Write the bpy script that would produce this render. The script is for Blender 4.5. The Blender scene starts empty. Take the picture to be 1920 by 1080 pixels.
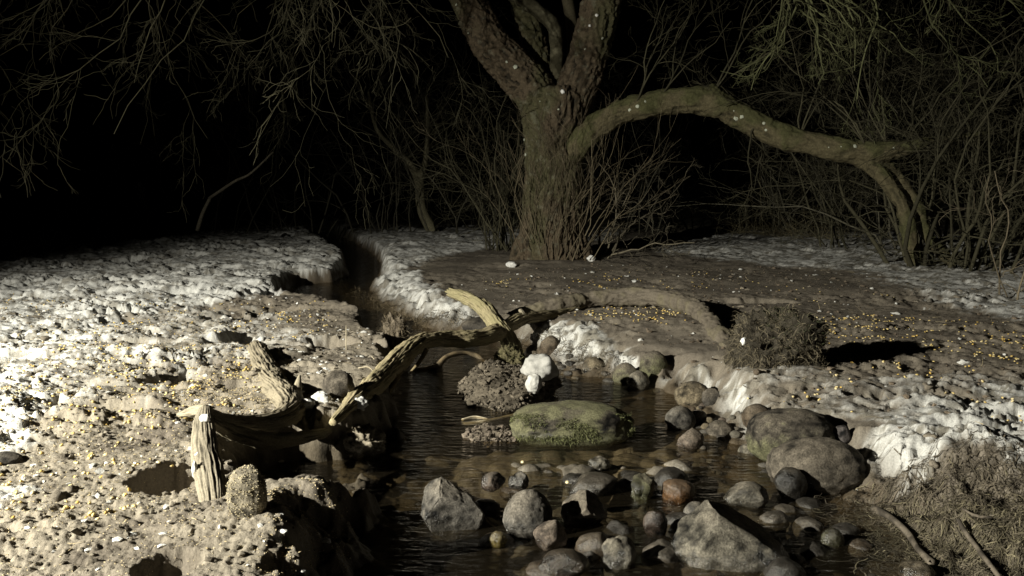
import bpy, math, random
import numpy as np

# ------------------------------------------------------------------ camera, world, light
sc = bpy.context.scene
COL = sc.collection
CAM_Z, F, PITCH = 0.85, 1600.0, math.atan(180 / 1600)
cam = bpy.data.cameras.new('camera')
cam.sensor_width = 36.0
cam.lens = 36.0 * F / 1920
cam.clip_start, cam.clip_end = 0.05, 400
camo = bpy.data.objects.new('camera', cam)
camo.location = (0, 0, CAM_Z)
camo.rotation_euler = (math.pi / 2 - PITCH, 0, 0)
COL.objects.link(camo)
sc.camera = camo

world = bpy.data.worlds.new('World')
sc.world = world
world.use_nodes = True
wn = world.node_tree.nodes
sky = wn.new('ShaderNodeTexSky')
sky.sky_type = 'NISHITA'
sky.sun_disc = False
sky.sun_elevation = math.radians(-9)
sky.sun_rotation = math.radians(200)
world.node_tree.links.new(sky.outputs[0], wn['Background'].inputs[0])
wn['Background'].inputs[1].default_value = 0.05

# the floodlight that lights the feeding place, standing left of the camera and out of the frame
LAMP = np.array((-4.5, 0.15, 2.0))
ld = bpy.data.lights.new('floodlight', 'SPOT')
ld.energy = 4300
ld.color = (1.0, 0.96, 0.82)
ld.shadow_soft_size = 0.035
ld.spot_size = math.radians(104)
ld.spot_blend = 1.0
lo = bpy.data.objects.new('floodlight', ld)
lo.location = LAMP
AZ, EL = math.radians(41), math.radians(-31)
lo.rotation_euler = (math.pi / 2 + EL, 0, AZ - math.pi / 2)
COL.objects.link(lo)

sc.view_settings.view_transform = 'Standard'
sc.view_settings.look = 'None'
sc.view_settings.exposure = 0.0
sc.view_settings.gamma = 1.0
sc.cycles.max_bounces = 6
sc.cycles.transparent_max_bounces = 8
sc.cycles.use_denoising = True

# ------------------------------------------------------------------ maths helpers
rs = np.random.RandomState(7)
PERM = rs.permutation(1024).astype(np.int64)
GR = rs.normal(size=(1024, 3))
GR /= np.linalg.norm(GR, axis=1)[:, None]


def perlin(x, y, z):
    x, y, z = np.broadcast_arrays(np.asarray(x, float), np.asarray(y, float), np.asarray(z, float))
    xi, yi, zi = np.floor(x).astype(np.int64), np.floor(y).astype(np.int64), np.floor(z).astype(np.int64)
    xf, yf, zf = x - xi, y - yi, z - zi
    u, v, w = (t * t * t * (t * (t * 6 - 15) + 10) for t in (xf, yf, zf))
    out = 0
    for dx in (0, 1):
        for dy in (0, 1):
            for dz in (0, 1):
                h = PERM[(PERM[(PERM[(xi + dx) & 1023] + yi + dy) & 1023] + zi + dz) & 1023]
                g = GR[h]
                d = g[..., 0] * (xf - dx) + g[..., 1] * (yf - dy) + g[..., 2] * (zf - dz)
                out = out + d * (u if dx else 1 - u) * (v if dy else 1 - v) * (w if dz else 1 - w)
    return out * 1.5


def fbm(x, y, z=0.0, octv=4, gain=0.5, ridged=False):
    a, s, f = 1.0, 0.0, 1.0
    for i in range(octv):
        n = perlin(x * f, y * f, z * f + 17.3 * i)
        s = s + a * ((1 - 2 * np.abs(n)) if ridged else n)
        a *= gain
        f *= 2.03
    return s


def worley(x, y):
    xi, yi = np.floor(x).astype(np.int64), np.floor(y).astype(np.int64)
    f1 = np.full(x.shape, 9.0)
    rid = np.zeros(x.shape)
    for dx in (-1, 0, 1):
        for dy in (-1, 0, 1):
            cx, cy = xi + dx, yi + dy
            h = PERM[(PERM[cx & 1023] + cy) & 1023]
            px = cx + (h % 97) / 97.0
            py = cy + (h % 89) / 89.0
            d = np.hypot(px - x, py - y)
            m = d < f1
            f1 = np.where(m, d, f1)
            rid = np.where(m, h / 1023.0, rid)
    return f1, rid


def sstep(a, b, t):
    t = np.clip((t - a) / (b - a), 0, 1)
    return t * t * (3 - 2 * t)


CP, SP = math.cos(PITCH), math.sin(PITCH)


def ray(px, py):
    u, v = (px - 960) / F, (540 - py) / F
    return np.array((u, CP + v * SP, -SP + v * CP))


def at(px, py, d):
    """the point seen at a pixel that is d metres ahead"""
    r = ray(px, py)
    return np.array((0, 0, CAM_Z)) + r * (d / r[1])


def on(px, py, a=0.0):
    """the point seen at a pixel on the gently rising plane z = a + 0.02 y"""
    r = ray(px, py)
    t = (a - CAM_Z) / (r[2] - 0.02 * r[1])
    return np.array((0, 0, CAM_Z)) + r * t


WL = -0.15                       # water level under the bank plane


def zw(y):
    return WL + 0.02 * y


def poly_w(pts, a=0.0):
    return np.array([on(p[0], p[1], a)[:2] for p in pts])


def sdf(poly, X, Y):
    """signed distance, negative inside"""
    X, Y = np.asarray(X, float), np.asarray(Y, float)
    d = np.full(X.shape, 1e9)
    ins = np.zeros(X.shape, bool)
    n = len(poly)
    for i in range(n):
        ax, ay = poly[i]
        bx, by = poly[(i + 1) % n]
        ex, ey = bx - ax, by - ay
        wx, wy = X - ax, Y - ay
        t = np.clip((wx * ex + wy * ey) / (ex * ex + ey * ey + 1e-12), 0, 1)
        d = np.minimum(d, (wx - ex * t) ** 2 + (wy - ey * t) ** 2)
        c = (ay > Y) != (by > Y)
        with np.errstate(divide='ignore', invalid='ignore'):
            ins ^= c & (X < (bx - ax) * (Y - ay) / (by - ay + 1e-12) + ax)
    d = np.sqrt(d)
    return np.where(ins, -d, d)


# ------------------------------------------------------------------ the shape of the land
STREAM = poly_w([(690, 1500), (715, 1080), (735, 980), (758, 900), (762, 840), (750, 780), (738, 720), (735, 670),
                 (700, 622), (640, 598), (545, 580), (547, 552), (565, 536), (640, 530), (668, 512), (655, 490),
                 (625, 465), (590, 448), (550, 437), (600, 431), (655, 455), (690, 478), (706, 500), (692, 517),
                 (655, 541), (664, 562), (700, 588), (735, 606), (770, 630), (860, 632), (930, 645), (1000, 690),
                 (1060, 708), (1160, 726), (1215, 742), (1245, 790), (1270, 835), (1340, 856), (1430, 885),
                 (1560, 940), (1620, 985), (1690, 1040), (1740, 1090), (1900, 1500)], WL)
MID = poly_w([(1180, 1400), (1200, 1080), (1080, 900), (1000, 800), (900, 680), (780, 625), (620, 570), (670, 500), (600, 436)], WL)
MID_Y, MID_X = MID[:, 1], MID[:, 0]
SHORE = poly_w([(1255, 745), (1330, 740), (1400, 780), (1450, 850), (1420, 900), (1280, 860)], -0.12)
# where the old snow still lies, outlines in the picture laid onto the ground
SNOW = [(poly_w(p), f, k) for p, f, k in [
    ([(-900, 430), (600, 424), (660, 480), (640, 520), (550, 548), (430, 560), (250, 590), (120, 640), (-60, 700),
      (-900, 760)], 0.30, 1.0),
    ([(-900, 640), (110, 600), (220, 640), (130, 700), (60, 800), (40, 930), (-700, 1000)], 0.20, 0.75),
    ([(600, 418), (1200, 418), (1130, 450), (940, 465), (830, 480), (760, 500), (800, 530), (850, 560), (960, 600),
      (830, 606), (740, 596), (690, 560), (612, 520), (680, 480)], 0.15, 1.0),
    ([(985, 590), (1075, 608), (1150, 630), (1215, 668), (1300, 672), (1370, 700), (1430, 745), (1400, 768),
      (1340, 745), (1260, 725), (1200, 700), (1120, 672), (1030, 645), (985, 615)], 0.12, 1.0),
    ([(1600, 800), (1690, 765), (1900, 720), (2200, 760), (2200, 960), (1900, 900), (1800, 870), (1690, 888),
      (1640, 925), (1600, 900)], 0.10, 0.64),
    ([(-200, 570), (300, 560), (560, 590), (640, 640), (520, 680), (330, 720), (200, 780), (-200, 900)], .25, .44),
    ([(1300, 690), (1420, 680), (1600, 700), (2000, 690), (2200, 800), (1700, 800), (1560, 790), (1430, 770), (1340, 740)], .16, .41),
    ([(1220, 452), (1400, 432), (1720, 440), (2300, 470), (2300, 640), (1900, 600), (1700, 540), (1560, 505),
      (1350, 490), (1240, 478)], 0.35, 0.72),
]]
TREAD = poly_w([(1350, 640), (1500, 560), (1900, 540), (2200, 700), (1900, 800), (1500, 760), (1380, 700)])
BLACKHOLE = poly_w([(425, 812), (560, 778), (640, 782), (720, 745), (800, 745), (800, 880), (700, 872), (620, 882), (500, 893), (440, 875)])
PITS = [(on(px, py)[:2], rx, ry, dp) for px, py, rx, ry, dp in [
    (322, 885, .10, .13, .11), (322, 1066, .07, .06, .07), (205, 768, .17, .07, .07), (120, 640, .12, .06, .05), (250, 640, .12, .06, .04),
    (430, 640, .14, .06, .05), (480, 700, .10, .06, .05), (330, 700, .10, .07, .05), (300, 730, .12, .05, .05),
    (440, 725, .08, .05, .05), (620, 640, .16, .10, .09), (90, 760, .08, .05, .04), (560, 650, .10, .06, .05),
    (1420, 565, .28, .12, .04), (1720, 560, .2, .1, .03), (1640, 740, .12, .05, .03), (1780, 800, .10, .05, .04),
    (1890, 800, .12, .04, .05), (1620, 800, .09, .03, .05)]]
BUMPS = [(on(px, py)[:2], rx, ry, dp) for px, py, rx, ry, dp in [
    (150, 790, .10, .06, .05), (560, 990, .25, .2, .05), (660, 830, .12, .09, .05), 
    (1200, 610, .7, .5, .05), (1150, 478, .5, .35, .06), (1035, 492, .9, .7, .05), (1450, 680, .5, .4, .04),
    (1700, 850, .35, .25, .06), (1880, 880, .3, .25, .07), (600, 480, .8, .6, .05), (240, 545, 1.0, .8, .05),
    (640, 700, .2, .15, .04), (720, 560, .5, .6, .06)]]


def snow_mask(X, Y):
    m = np.zeros(np.shape(X))
    n = 0.6 * fbm(X * 2.2, Y * 2.2, 3.1, 5) + 0.6 * fbm(X * 8, Y * 14, 8.1, 4)
    for poly, f, k in SNOW:
        d = sdf(poly, X, Y)
        m = np.maximum(m, k * sstep(-1, 1, (-d / f + 0.9 * n)))
    return m


def land(X, Y, full=False):
    X, Y = np.asarray(X, float), np.asarray(Y, float)
    s0 = sdf(STREAM, X, Y)
    far = sstep(4.3, 5.2, Y)
    s = s0 - .07 * far + (0.08 - .06 * far) * fbm(X * 2.6, Y * 2.6, 1.7, 3) + 0.03 * fbm(X * 9, Y * 9, 2.2, 3)
    shore = sstep(0.12, -0.12, sdf(SHORE, X, Y))
    rb = sstep(-.15, .15, X - np.interp(Y, MID_Y, MID_X)) * sstep(9., 7.5, Y)      # right side of the stream
    wd = 0.08 + 0.28 * shore + 0.03 * perlin(X * 1.5, Y * 1.5, 4.0) + (.34 - .02 * far) * rb + .17 * (1 - rb) * sstep(3.3, 2.7, Y)
    t = sstep(0, 1, (s + 0.01) / np.maximum(wd, 0.05))
    S = snow_mask(X, Y) * sstep(0.05 - .03 * rb - .04 * far + .09 * rb * far, 0.16 - .09 * far + .10 * rb * far, s)
    bank = 0.02 * Y + 0.03 * fbm(X * .8, Y * .8, 0.3, 3) - 0.05 * shore - 0.075 * rb * np.exp(-np.clip(s, 0, 9) / .5)
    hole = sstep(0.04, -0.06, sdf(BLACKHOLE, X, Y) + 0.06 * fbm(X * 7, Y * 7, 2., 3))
    for (c, rx, ry, dp), sg in [(b, 1) for b in BUMPS] + [(p, -1) for p in PITS]:
        q = ((X - c[0]) / rx) ** 2 + ((Y - c[1]) / ry) ** 2
        bank = bank + sg * dp * (np.exp(-q) if sg > 0 else sstep(1.25, 0.55, q + 0.5 * fbm(X * 12, Y * 12, 5.5, 3)))
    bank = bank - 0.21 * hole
    left = sstep(0.3, -0.5, X + 0.25 * (Y - 4) * (Y > 4))
    tread = sstep(0.2, -0.2, sdf(TREAD, X, Y))
    rough = 0.55 + 0.45 * left + 0.35 * S + 0.35 * tread
    n1 = fbm(X * 5, Y * 6.5, 6.6, 4)
    n2 = fbm(X * 24, Y * 30, 9.6, 3)
    f1, rid = worley(X * 8.0 + 1.1 * n1 + .3 * n2, Y * 13 + 1.1 * perlin(X * 7, Y * 7, 31.) + .3 * n2)
    pit = sstep(0.42, 0.12, f1) * (rid > 0.35)
    f2, rid2 = worley(X * 15 + .5 * n2 + n1, Y * 20 + .6 * perlin(X * 30, Y * 30, 3.))
    pit2 = sstep(0.45, 0.15, f2) * (rid2 > 0.3)
    foot = fbm(X * 2.4, Y * 3.4, 44., 2)
    rel = 0.024 * n1 + 0.0075 * n2 - 0.036 * pit * (0.25 + 0.6 * S * (.45 + .55 * left) + .15 * left) - 0.012 * pit2 * (1 - .4 * S) - .05 * left * sstep(.25, .5, foot) * sstep(2.5, 3.1, Y)
    rel = rel * (.40 + 1.1 * sstep(-.35, .45, fbm(X * 1.3, Y * 1.6, 71., 2)))
    fine = 0.004 * fbm(X * 75, Y * 75, 1.1, 2)
    relief = rough * rel * (1 - .45 * left * sstep(2.9, 2.3, Y)) + fine * (0.5 + left + .5 * S)
    shoal = np.exp(-((X - .22) / .55) ** 4 - ((Y - 2.98) / .26) ** 4)
    bed = zw(Y) - 0.03 - (0.12 - .115 * shoal) * sstep(0.0, -0.30, s)
    fp, rp = worley(X * 11, Y * 11)
    fq, rq = worley(X * 6.5 + 3, Y * 6.5 + .4 * n1)
    rapid = sstep(3.0, 2.75, Y) * sstep(-.03, -.16, s)
    bed = bed + 0.045 * np.sqrt(np.clip(0.36 - fp * fp, 0, 1)) * rp * sstep(4.2, 3.2, Y) + rapid * (.02 + .16 * np.sqrt(np.clip(.40 - fq * fq, 0, 1)) * rq) + 0.01 * fbm(X * 12, Y * 12, 3, 3)
    lip = S * (0.018 + 0.02 * fbm(X * 4, Y * 4, 12.0, 2)) * sstep(0.05, 0.16, s)
    z = bed + (bank + relief - bed) * t + lip + (1 - t) * t * 0.22 * fbm(X * 11, Y * 11, Y * 0 + 5, 4)
    if full:
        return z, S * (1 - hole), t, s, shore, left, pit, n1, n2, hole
    return z


def hit(px, py):
    r = ray(px, py)
    tt = np.concatenate([np.linspace(1.0, 5, 900), np.linspace(5, 22, 900)])
    P = np.array((0, 0, CAM_Z)) + tt[:, None] * r
    below = P[:, 2] <= land(P[:, 0], P[:, 1])
    i = int(np.argmax(below)) if below.any() else len(tt) - 1
    return P[i]


# ------------------------------------------------------------------ scene helpers
def props(o, label=None, cat=None, group=None, kind=None):
    for k, v in (('label', label), ('category', cat), ('group', group), ('kind', kind)):
        if v:
            o[k] = v
    return o


def mesh_obj(name, V, Fc, mat, parent=None, col=None, wet=None, smooth=True):
    me = bpy.data.meshes.new(name)
    V = np.asarray(V, np.float32)
    Fc = np.asarray(Fc, np.int32)
    k = Fc.shape[1]
    me.vertices.add(len(V))
    me.vertices.foreach_set('co', V.ravel())
    me.loops.add(Fc.size)
    me.loops.foreach_set('vertex_index', Fc.ravel())
    me.polygons.add(len(Fc))
    me.polygons.foreach_set('loop_start', np.arange(0, Fc.size, k, dtype=np.int32))
    me.polygons.foreach_set('loop_total', np.full(len(Fc), k, np.int32))
    me.polygons.foreach_set('use_smooth', np.full(len(Fc), smooth))
    me.update(calc_edges=True)
    me.validate()
    if col is not None:
        a = me.attributes.new('tint', 'FLOAT_COLOR', 'POINT')
        c = np.ones((len(V), 4), np.float32)
        c[:, :3] = np.clip(np.broadcast_to(col, (len(V), 3)), 0.002, 0.95)
        a.data.foreach_set('color', c.ravel())
    if wet is not None:
        a = me.attributes.new('wet', 'FLOAT', 'POINT')
        a.data.foreach_set('value', np.broadcast_to(wet, (len(V),)).astype(np.float32).copy())
    me.materials.append(mat)
    o = bpy.data.objects.new(name, me)
    COL.objects.link(o)
    if parent is not None:
        o.parent = parent
        o.location = -np.array(parent.location) if parent.parent is None else (0, 0, 0)
    return o


def thing(name, label, cat, loc=(0, 0, 0), group=None):
    o = bpy.data.objects.new(name, None)
    o.empty_display_size = 0.1
    o.location = loc
    COL.objects.link(o)
    return props(o, label, cat, group)


def surf(name, rough=0.9, spec=0.2, nscale=120.0, namount=0.35, bump=0.4, bscale=90.0, bdist=0.004, wetrough=0.15):
    """procedural surface: tint attribute broken up by noise, relief by noise, gloss by the wet attribute"""
    m = bpy.data.materials.new(name)
    m.use_nodes = True
    nt = m.node_tree
    N, L = nt.nodes, nt.links
    b = N['Principled BSDF']
    at_ = N.new('ShaderNodeAttribute')
    at_.attribute_name = 'tint'
    tc = N.new('ShaderNodeTexCoord')
    n = N.new('ShaderNodeTexNoise')
    n.inputs['Scale'].default_value = nscale
    n.inputs['Detail'].default_value = 5
    n.inputs['Roughness'].default_value = 0.65
    L.new(tc.outputs['Object'], n.inputs['Vector'])
    mr = N.new('ShaderNodeMapRange')
    mr.inputs['From Min'].default_value = 0.25
    mr.inputs['From Max'].default_value = 0.75
    mr.inputs['To Min'].default_value = 1 - namount
    mr.inputs['To Max'].default_value = 1 + namount
    L.new(n.outputs['Fac'], mr.inputs['Value'])
    mul = N.new('ShaderNodeVectorMath')
    mul.operation = 'SCALE'
    L.new(at_.outputs['Color'], mul.inputs[0])
    L.new(mr.outputs[0], mul.inputs['Scale'])
    L.new(mul.outputs[0], b.inputs['Base Color'])
    aw = N.new('ShaderNodeAttribute')
    aw.attribute_name = 'wet'
    rr = N.new('ShaderNodeMapRange')
    rr.inputs['To Min'].default_value = rough
    rr.inputs['To Max'].default_value = wetrough
    L.new(aw.outputs['Fac'], rr.inputs['Value'])
    L.new(rr.outputs[0], b.inputs['Roughness'])
    sp = N.new('ShaderNodeMapRange')
    sp.inputs['To Min'].default_value = spec
    sp.inputs['To Max'].default_value = 0.6
    L.new(aw.outputs['Fac'], sp.inputs['Value'])
    L.new(sp.outputs[0], b.inputs['Specular IOR Level'])
    if bump:
        n2 = N.new('ShaderNodeTexNoise')
        n2.inputs['Scale'].default_value = bscale
        n2.inputs['Detail'].default_value = 6
        n2.inputs['Roughness'].default_value = 0.7
        L.new(tc.outputs['Object'], n2.inputs['Vector'])
        bp = N.new('ShaderNodeBump')
        bp.inputs['Strength'].default_value = bump
        bp.inputs['Distance'].default_value = bdist
        L.new(n2.outputs['Fac'], bp.inputs['Height'])
        L.new(bp.outputs[0], b.inputs['Normal'])
    return m


M_GROUND = surf('earth_and_snow', 0.95, 0.12, 150, 0.30, 0.7, 130, 0.006)
M_ROCK = surf('river_stone', 0.88, 0.2, 170, 0.75, 0.8, 150, 0.005)
M_WOOD = surf('weathered_wood', 0.85, 0.2, 160, 0.35, 0.5, 140, 0.003)
M_BARK = surf('willow_bark', 0.92, 0.12, 60, 0.45, 0.6, 70, 0.008)
M_TWIG = surf('twig_bark', 0.9, 0.15, 40, 0.35, 0.0)
M_SNOW = surf('old_snow', 0.8, 0.2, 60, 0.10, 0.6, 60, 0.006)
M_SOIL = surf('soil_clod', 0.95, 0.1, 160, 0.45, 0.8, 110, 0.006)
M_FIBRE = surf('dry_fibre', 0.85, 0.2, 80, 0.3, 0.0)
M_CORN = surf('corn', 0.5, 0.4, 300, 0.15, 0.0)
M_GRAIN = surf('pale_grain', 0.7, 0.3, 200, 0.2, 0.0)


def water_mat():
    m = bpy.data.materials.new('stream_water')
    m.use_nodes = True
    nt = m.node_tree
    N, L = nt.nodes, nt.links
    N.remove(N['Principled BSDF'])
    out = N['Material Output']
    tr = N.new('ShaderNodeBsdfTransparent')
    tr.inputs[0].default_value = (0.68, 0.63, 0.52, 1)
    df = N.new('ShaderNodeBsdfDiffuse')
    df.inputs[0].default_value = (0.05, 0.04, 0.026, 1)
    gl = N.new('ShaderNodeBsdfGlossy')
    gl.inputs['Roughness'].default_value = 0.06
    fr = N.new('ShaderNodeFresnel')
    gm = N.new('ShaderNodeNewGeometry')        # same reflectance seen from above and from below
    io = N.new('ShaderNodeMapRange')
    io.inputs['To Min'].default_value = 1.33
    io.inputs['To Max'].default_value = 1 / 1.33
    L.new(gm.outputs['Backfacing'], io.inputs['Value'])
    L.new(io.outputs[0], fr.inputs['IOR'])
    m1 = N.new('ShaderNodeMixShader')
    m1.inputs[0].default_value = 0.12
    m2 = N.new('ShaderNodeMixShader')
    L.new(tr.outputs[0], m1.inputs[1])
    L.new(df.outputs[0], m1.inputs[2])
    L.new(fr.outputs[0], m2.inputs[0])
    L.new(m1.outputs[0], m2.inputs[1])
    L.new(gl.outputs[0], m2.inputs[2])
    L.new(m2.outputs[0], out.inputs['Surface'])
    tc = N.new('ShaderNodeTexCoord')
    mp = N.new('ShaderNodeMapping')
    mp.inputs['Scale'].default_value = (5, 15, 1)
    n = N.new('ShaderNodeTexNoise')
    n.inputs['Scale'].default_value = 2.2
    n.inputs['Detail'].default_value = 4
    n.inputs['Distortion'].default_value = 0.6
    bp = N.new('ShaderNodeBump')
    bp.inputs['Strength'].default_value = 0.45
    bp.inputs['Distance'].default_value = 0.03
    L.new(tc.outputs['Object'], mp.inputs[0])
    L.new(mp.outputs[0], n.inputs['Vector'])
    L.new(n.outputs['Fac'], bp.inputs['Height'])
    for s_ in (gl, fr):
        L.new(bp.outputs[0], s_.inputs['Normal'])
    return m


M_WATER = water_mat()


def mix(a, b, t):
    t = np.asarray(t)[..., None]
    return np.asarray(a) * (1 - t) + np.asarray(b) * t


# ------------------------------------------------------------------ ground
MUD, MUDP, SAND = (.135, .117, .095), (.195, .17, .136), (.25, .222, .178)
SNOWC, SNOWD = (.60, .60, .58), (.20, .187, .16)


def ground_colour(X, Y, S, t, s, shore, left, pit, n1, n2, hole):
    v = fbm(X * 3, Y * 3, 20., 3)
    c = mix(MUD, MUDP, sstep(-.4, .5, v + .4 * n2))
    spill = left * sstep(4.6, 3.2, Y + 0.5 * X) * sstep(-.3, .35, v + .25)
    c = mix(c, SAND, 0.8 * spill)
    stain = fbm(X * 6, Y * 11, 51., 4)
    dirt = sstep(0.2, 0.9, np.clip(pit * .7 + .6 * sstep(.05, .6, n2) + .5 * sstep(-.1, .6, v) + .6 * sstep(.0, .5, stain), 0, 1))
    old = sstep(-.3, .6, X)
    sn = mix(SNOWC, SNOWD, np.clip(dirt * (.85 + .25 * old) + .12 * old, 0, 1))
    k = sstep(.30, .62, S + .16 * n2 + .10 * n1)
    c = mix(c, sn, k)
    rim = (1 - t) * sstep(-.02, .03, s)
    c = mix(c, (.075, .058, .038), sstep(.3, .8, 1 - t))
    silt = np.exp(-((X - .22) / .6) ** 4 - ((Y - 3.02) / .30) ** 4)
    c = mix(c, mix((.036, .031, .024), mix((.13, .115, .092), (.23, .205, .165), sstep(-.3, .5, v + .3 * n2)), silt), sstep(0.0, -.06, s))
    c = mix(c, (.06, .05, .036), sstep(.1, .5, hole))  # bare wet soil in the hollow, painted darker to stand in for its shade
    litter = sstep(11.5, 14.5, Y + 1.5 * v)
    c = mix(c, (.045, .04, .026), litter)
    wet = np.clip(sstep(.55, .15, t) * .7, 0, 1)
    return c, wet


ny, nx = 820, 800
yy = np.concatenate([np.linspace(-12, 1.2, 14)[:-1], np.geomspace(1.2, 17, ny), np.geomspace(17, 90, 16)[1:]])
uu = np.linspace(-1, 1, nx)
hw = 0.70 * np.clip(yy, 1.2, 17) + 0.75
X = uu[None, :] * hw[:, None]
ext = np.array([.5, 1.5, 3.5, 8, 18, 40, 80.])
X = np.concatenate([X[:, :1] - ext[::-1][None, :], X, X[:, -1:] + ext[None, :]], 1)
Y = np.repeat(yy[:, None], X.shape[1], 1)
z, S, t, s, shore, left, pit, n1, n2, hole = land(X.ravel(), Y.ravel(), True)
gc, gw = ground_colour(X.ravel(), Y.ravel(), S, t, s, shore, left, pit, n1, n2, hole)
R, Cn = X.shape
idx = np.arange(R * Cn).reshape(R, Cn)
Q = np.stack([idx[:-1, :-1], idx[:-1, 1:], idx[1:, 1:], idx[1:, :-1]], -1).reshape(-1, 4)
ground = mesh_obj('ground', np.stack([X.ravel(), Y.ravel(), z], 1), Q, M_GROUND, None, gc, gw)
props(ground, 'trampled muddy ground with patches of old dirty snow', None, None, 'structure')

gx, gy = np.meshgrid(np.linspace(-5, 4, 90), np.linspace(0.2, 17, 160))
gi = np.arange(gx.size).reshape(gx.shape)
Q = np.stack([gi[:-1, :-1], gi[:-1, 1:], gi[1:, 1:], gi[1:, :-1]], -1).reshape(-1, 4)
water = mesh_obj('water', np.stack([gx.ravel(), gy.ravel(), zw(gy).ravel()], 1), Q, M_WATER)
props(water, 'dark rippled water of the small stream', None, None, 'structure')


# ------------------------------------------------------------------ shape builders
def catmull(P, n):
    P = np.asarray(P, float)
    Pp = np.vstack([2 * P[0] - P[1], P, 2 * P[-1] - P[-2]])
    out = []
    m = len(P) - 1
    tt = np.linspace(0, m - 1e-6, n)
    i = tt.astype(int)
    f = (tt - i)[:, None]
    a, b, c, d = Pp[i], Pp[i + 1], Pp[i + 2], Pp[i + 3]
    return .5 * (2 * b + (c - a) * f + (2 * a - 5 * b + 4 * c - d) * f ** 2 + (3 * b - a - 3 * c + d) * f ** 3)


def frames(P, ref=None):
    T = np.gradient(P, axis=0)
    T /= np.linalg.norm(T, axis=1)[:, None] + 1e-9
    n0 = np.cross(T[0], (0.31, 0.2, 0.93))
    if np.linalg.norm(n0) < 1e-3:
        n0 = np.cross(T[0], (1, 0, 0))
    if ref is not None:
        n0 = np.array(ref, float)
    A = np.empty_like(P)
    a = n0 / np.linalg.norm(n0)
    for i in range(len(P)):
        a = a - T[i] * np.dot(a, T[i])
        a = a / (np.linalg.norm(a) + 1e-9)
        A[i] = a
    return T, A, np.cross(T, A)


def tube(P, rad, seg=12, cap=True, flat=1.0):
    P = np.asarray(P, float)
    n = len(P)
    rad = np.broadcast_to(rad, (n,))
    T, A, B = frames(P)
    th = np.linspace(0, 2 * np.pi, seg, endpoint=False)
    V = P[:, None, :] + rad[:, None, None] * (np.cos(th)[None, :, None] * A[:, None, :]
                                             + flat * np.sin(th)[None, :, None] * B[:, None, :])
    V = V.reshape(-1, 3)
    i = np.arange(n * seg).reshape(n, seg)
    j = np.roll(i, -1, 1)
    Q = np.stack([i[:-1], j[:-1], j[1:], i[1:]], -1).reshape(-1, 4)
    if cap:
        V = np.vstack([V, P[0], P[-1]])
        c0, c1 = n * seg, n * seg + 1
        e0 = np.stack([np.full(seg, c0), j[0], i[0], np.full(seg, c0)], 1)
        e1 = np.stack([np.full(seg, c1), i[-1], j[-1], np.full(seg, c1)], 1)
        # close the ends with thin quads that share the centre vertex
        caps = []
        for c, ring, rev in ((c0, i[0], True), (c1, i[-1], False)):
            for k in range(0, seg - 1, 2):
                a_, b_, d_ = ring[k], ring[k + 1], ring[(k + 2) % seg]
                caps.append((c, d_, b_, a_) if rev else (c, a_, b_, d_))
        Q = np.vstack([Q, np.array(caps)])
    return V, Q


def fibre(pts, seg=56, rings=150, flat=1.0, ref=None, seed=0, depth=.16, lump=.10, ca=(.05, .042, .03), cb=(.30, .265, .195),
          moss=0., twist=.5, ragged=0.):
    """a weathered limb whose furrows run along it"""
    P, rad = limb(pts, rings)
    T, A, B = frames(P, ref)
    th = np.linspace(0, 2 * np.pi, seg, endpoint=False)
    s_ = np.concatenate([[0], np.cumsum(np.linalg.norm(np.diff(P, axis=0), axis=1))])
    TH, SS = np.meshgrid(th, s_)
    TW = TH + twist * SS * 2
    o = seed * 7.7
    f1 = fbm(np.cos(TW) * 4.6 + o, np.sin(TW) * 4.6, SS * 3.2, 3, .65, True)
    f2 = fbm(np.cos(TW) * 13 + o, np.sin(TW) * 13, SS * 8, 2, .6, True)
    lm = fbm(np.cos(TH) * .9 + o, np.sin(TH) * .9, SS * 9 + o, 4)
    R = rad[:, None] * (1 + depth * (f1 - .5) + .4 * depth * (f2 - .4) + lump * lm)
    if ragged:
        end = fbm(np.cos(TH) * 3 + o, np.sin(TH) * 3, 0 * SS, 2)
        P = P[:, None, :] + (T[:, None, :] * (end * ragged * rad[-1] * sstep(.8, 1, SS / s_[-1]))[..., None])
    else:
        P = P[:, None, :]
    V = P + R[..., None] * (np.cos(TH)[..., None] * A[:, None, :] + flat * np.sin(TH)[..., None] * B[:, None, :])
    i = np.arange(rings * seg).reshape(rings, seg)
    j = np.roll(i, -1, 1)
    Q = np.stack([i[:-1], j[:-1], j[1:], i[1:]], -1).reshape(-1, 4)
    V = V.reshape(-1, 3)
    caps = []
    n = len(V)
    V = np.vstack([V, V[:seg].mean(0), V[-seg:].mean(0)])
    for c, ring, rev in ((n, i[0], True), (n + 1, i[-1], False)):
        for k in range(0, seg, 2):
            a_, b_, d_ = ring[k], ring[k + 1], ring[(k + 2) % seg]
            caps.append((c, d_, b_, a_) if rev else (c, a_, b_, d_))
    Q = np.vstack([Q, np.array(caps)])
    C = mix(ca, cb, sstep(.05, 1.35, f1 * .6 + f2 * .6 + .7 * lm).ravel())
    if moss:
        C = mix(C, (.12, .115, .05), sstep(.0, .5, lm.ravel() + .1) * moss)
    C = np.vstack([C, C[:1], C[-1:]])
    return V, Q, C


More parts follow.
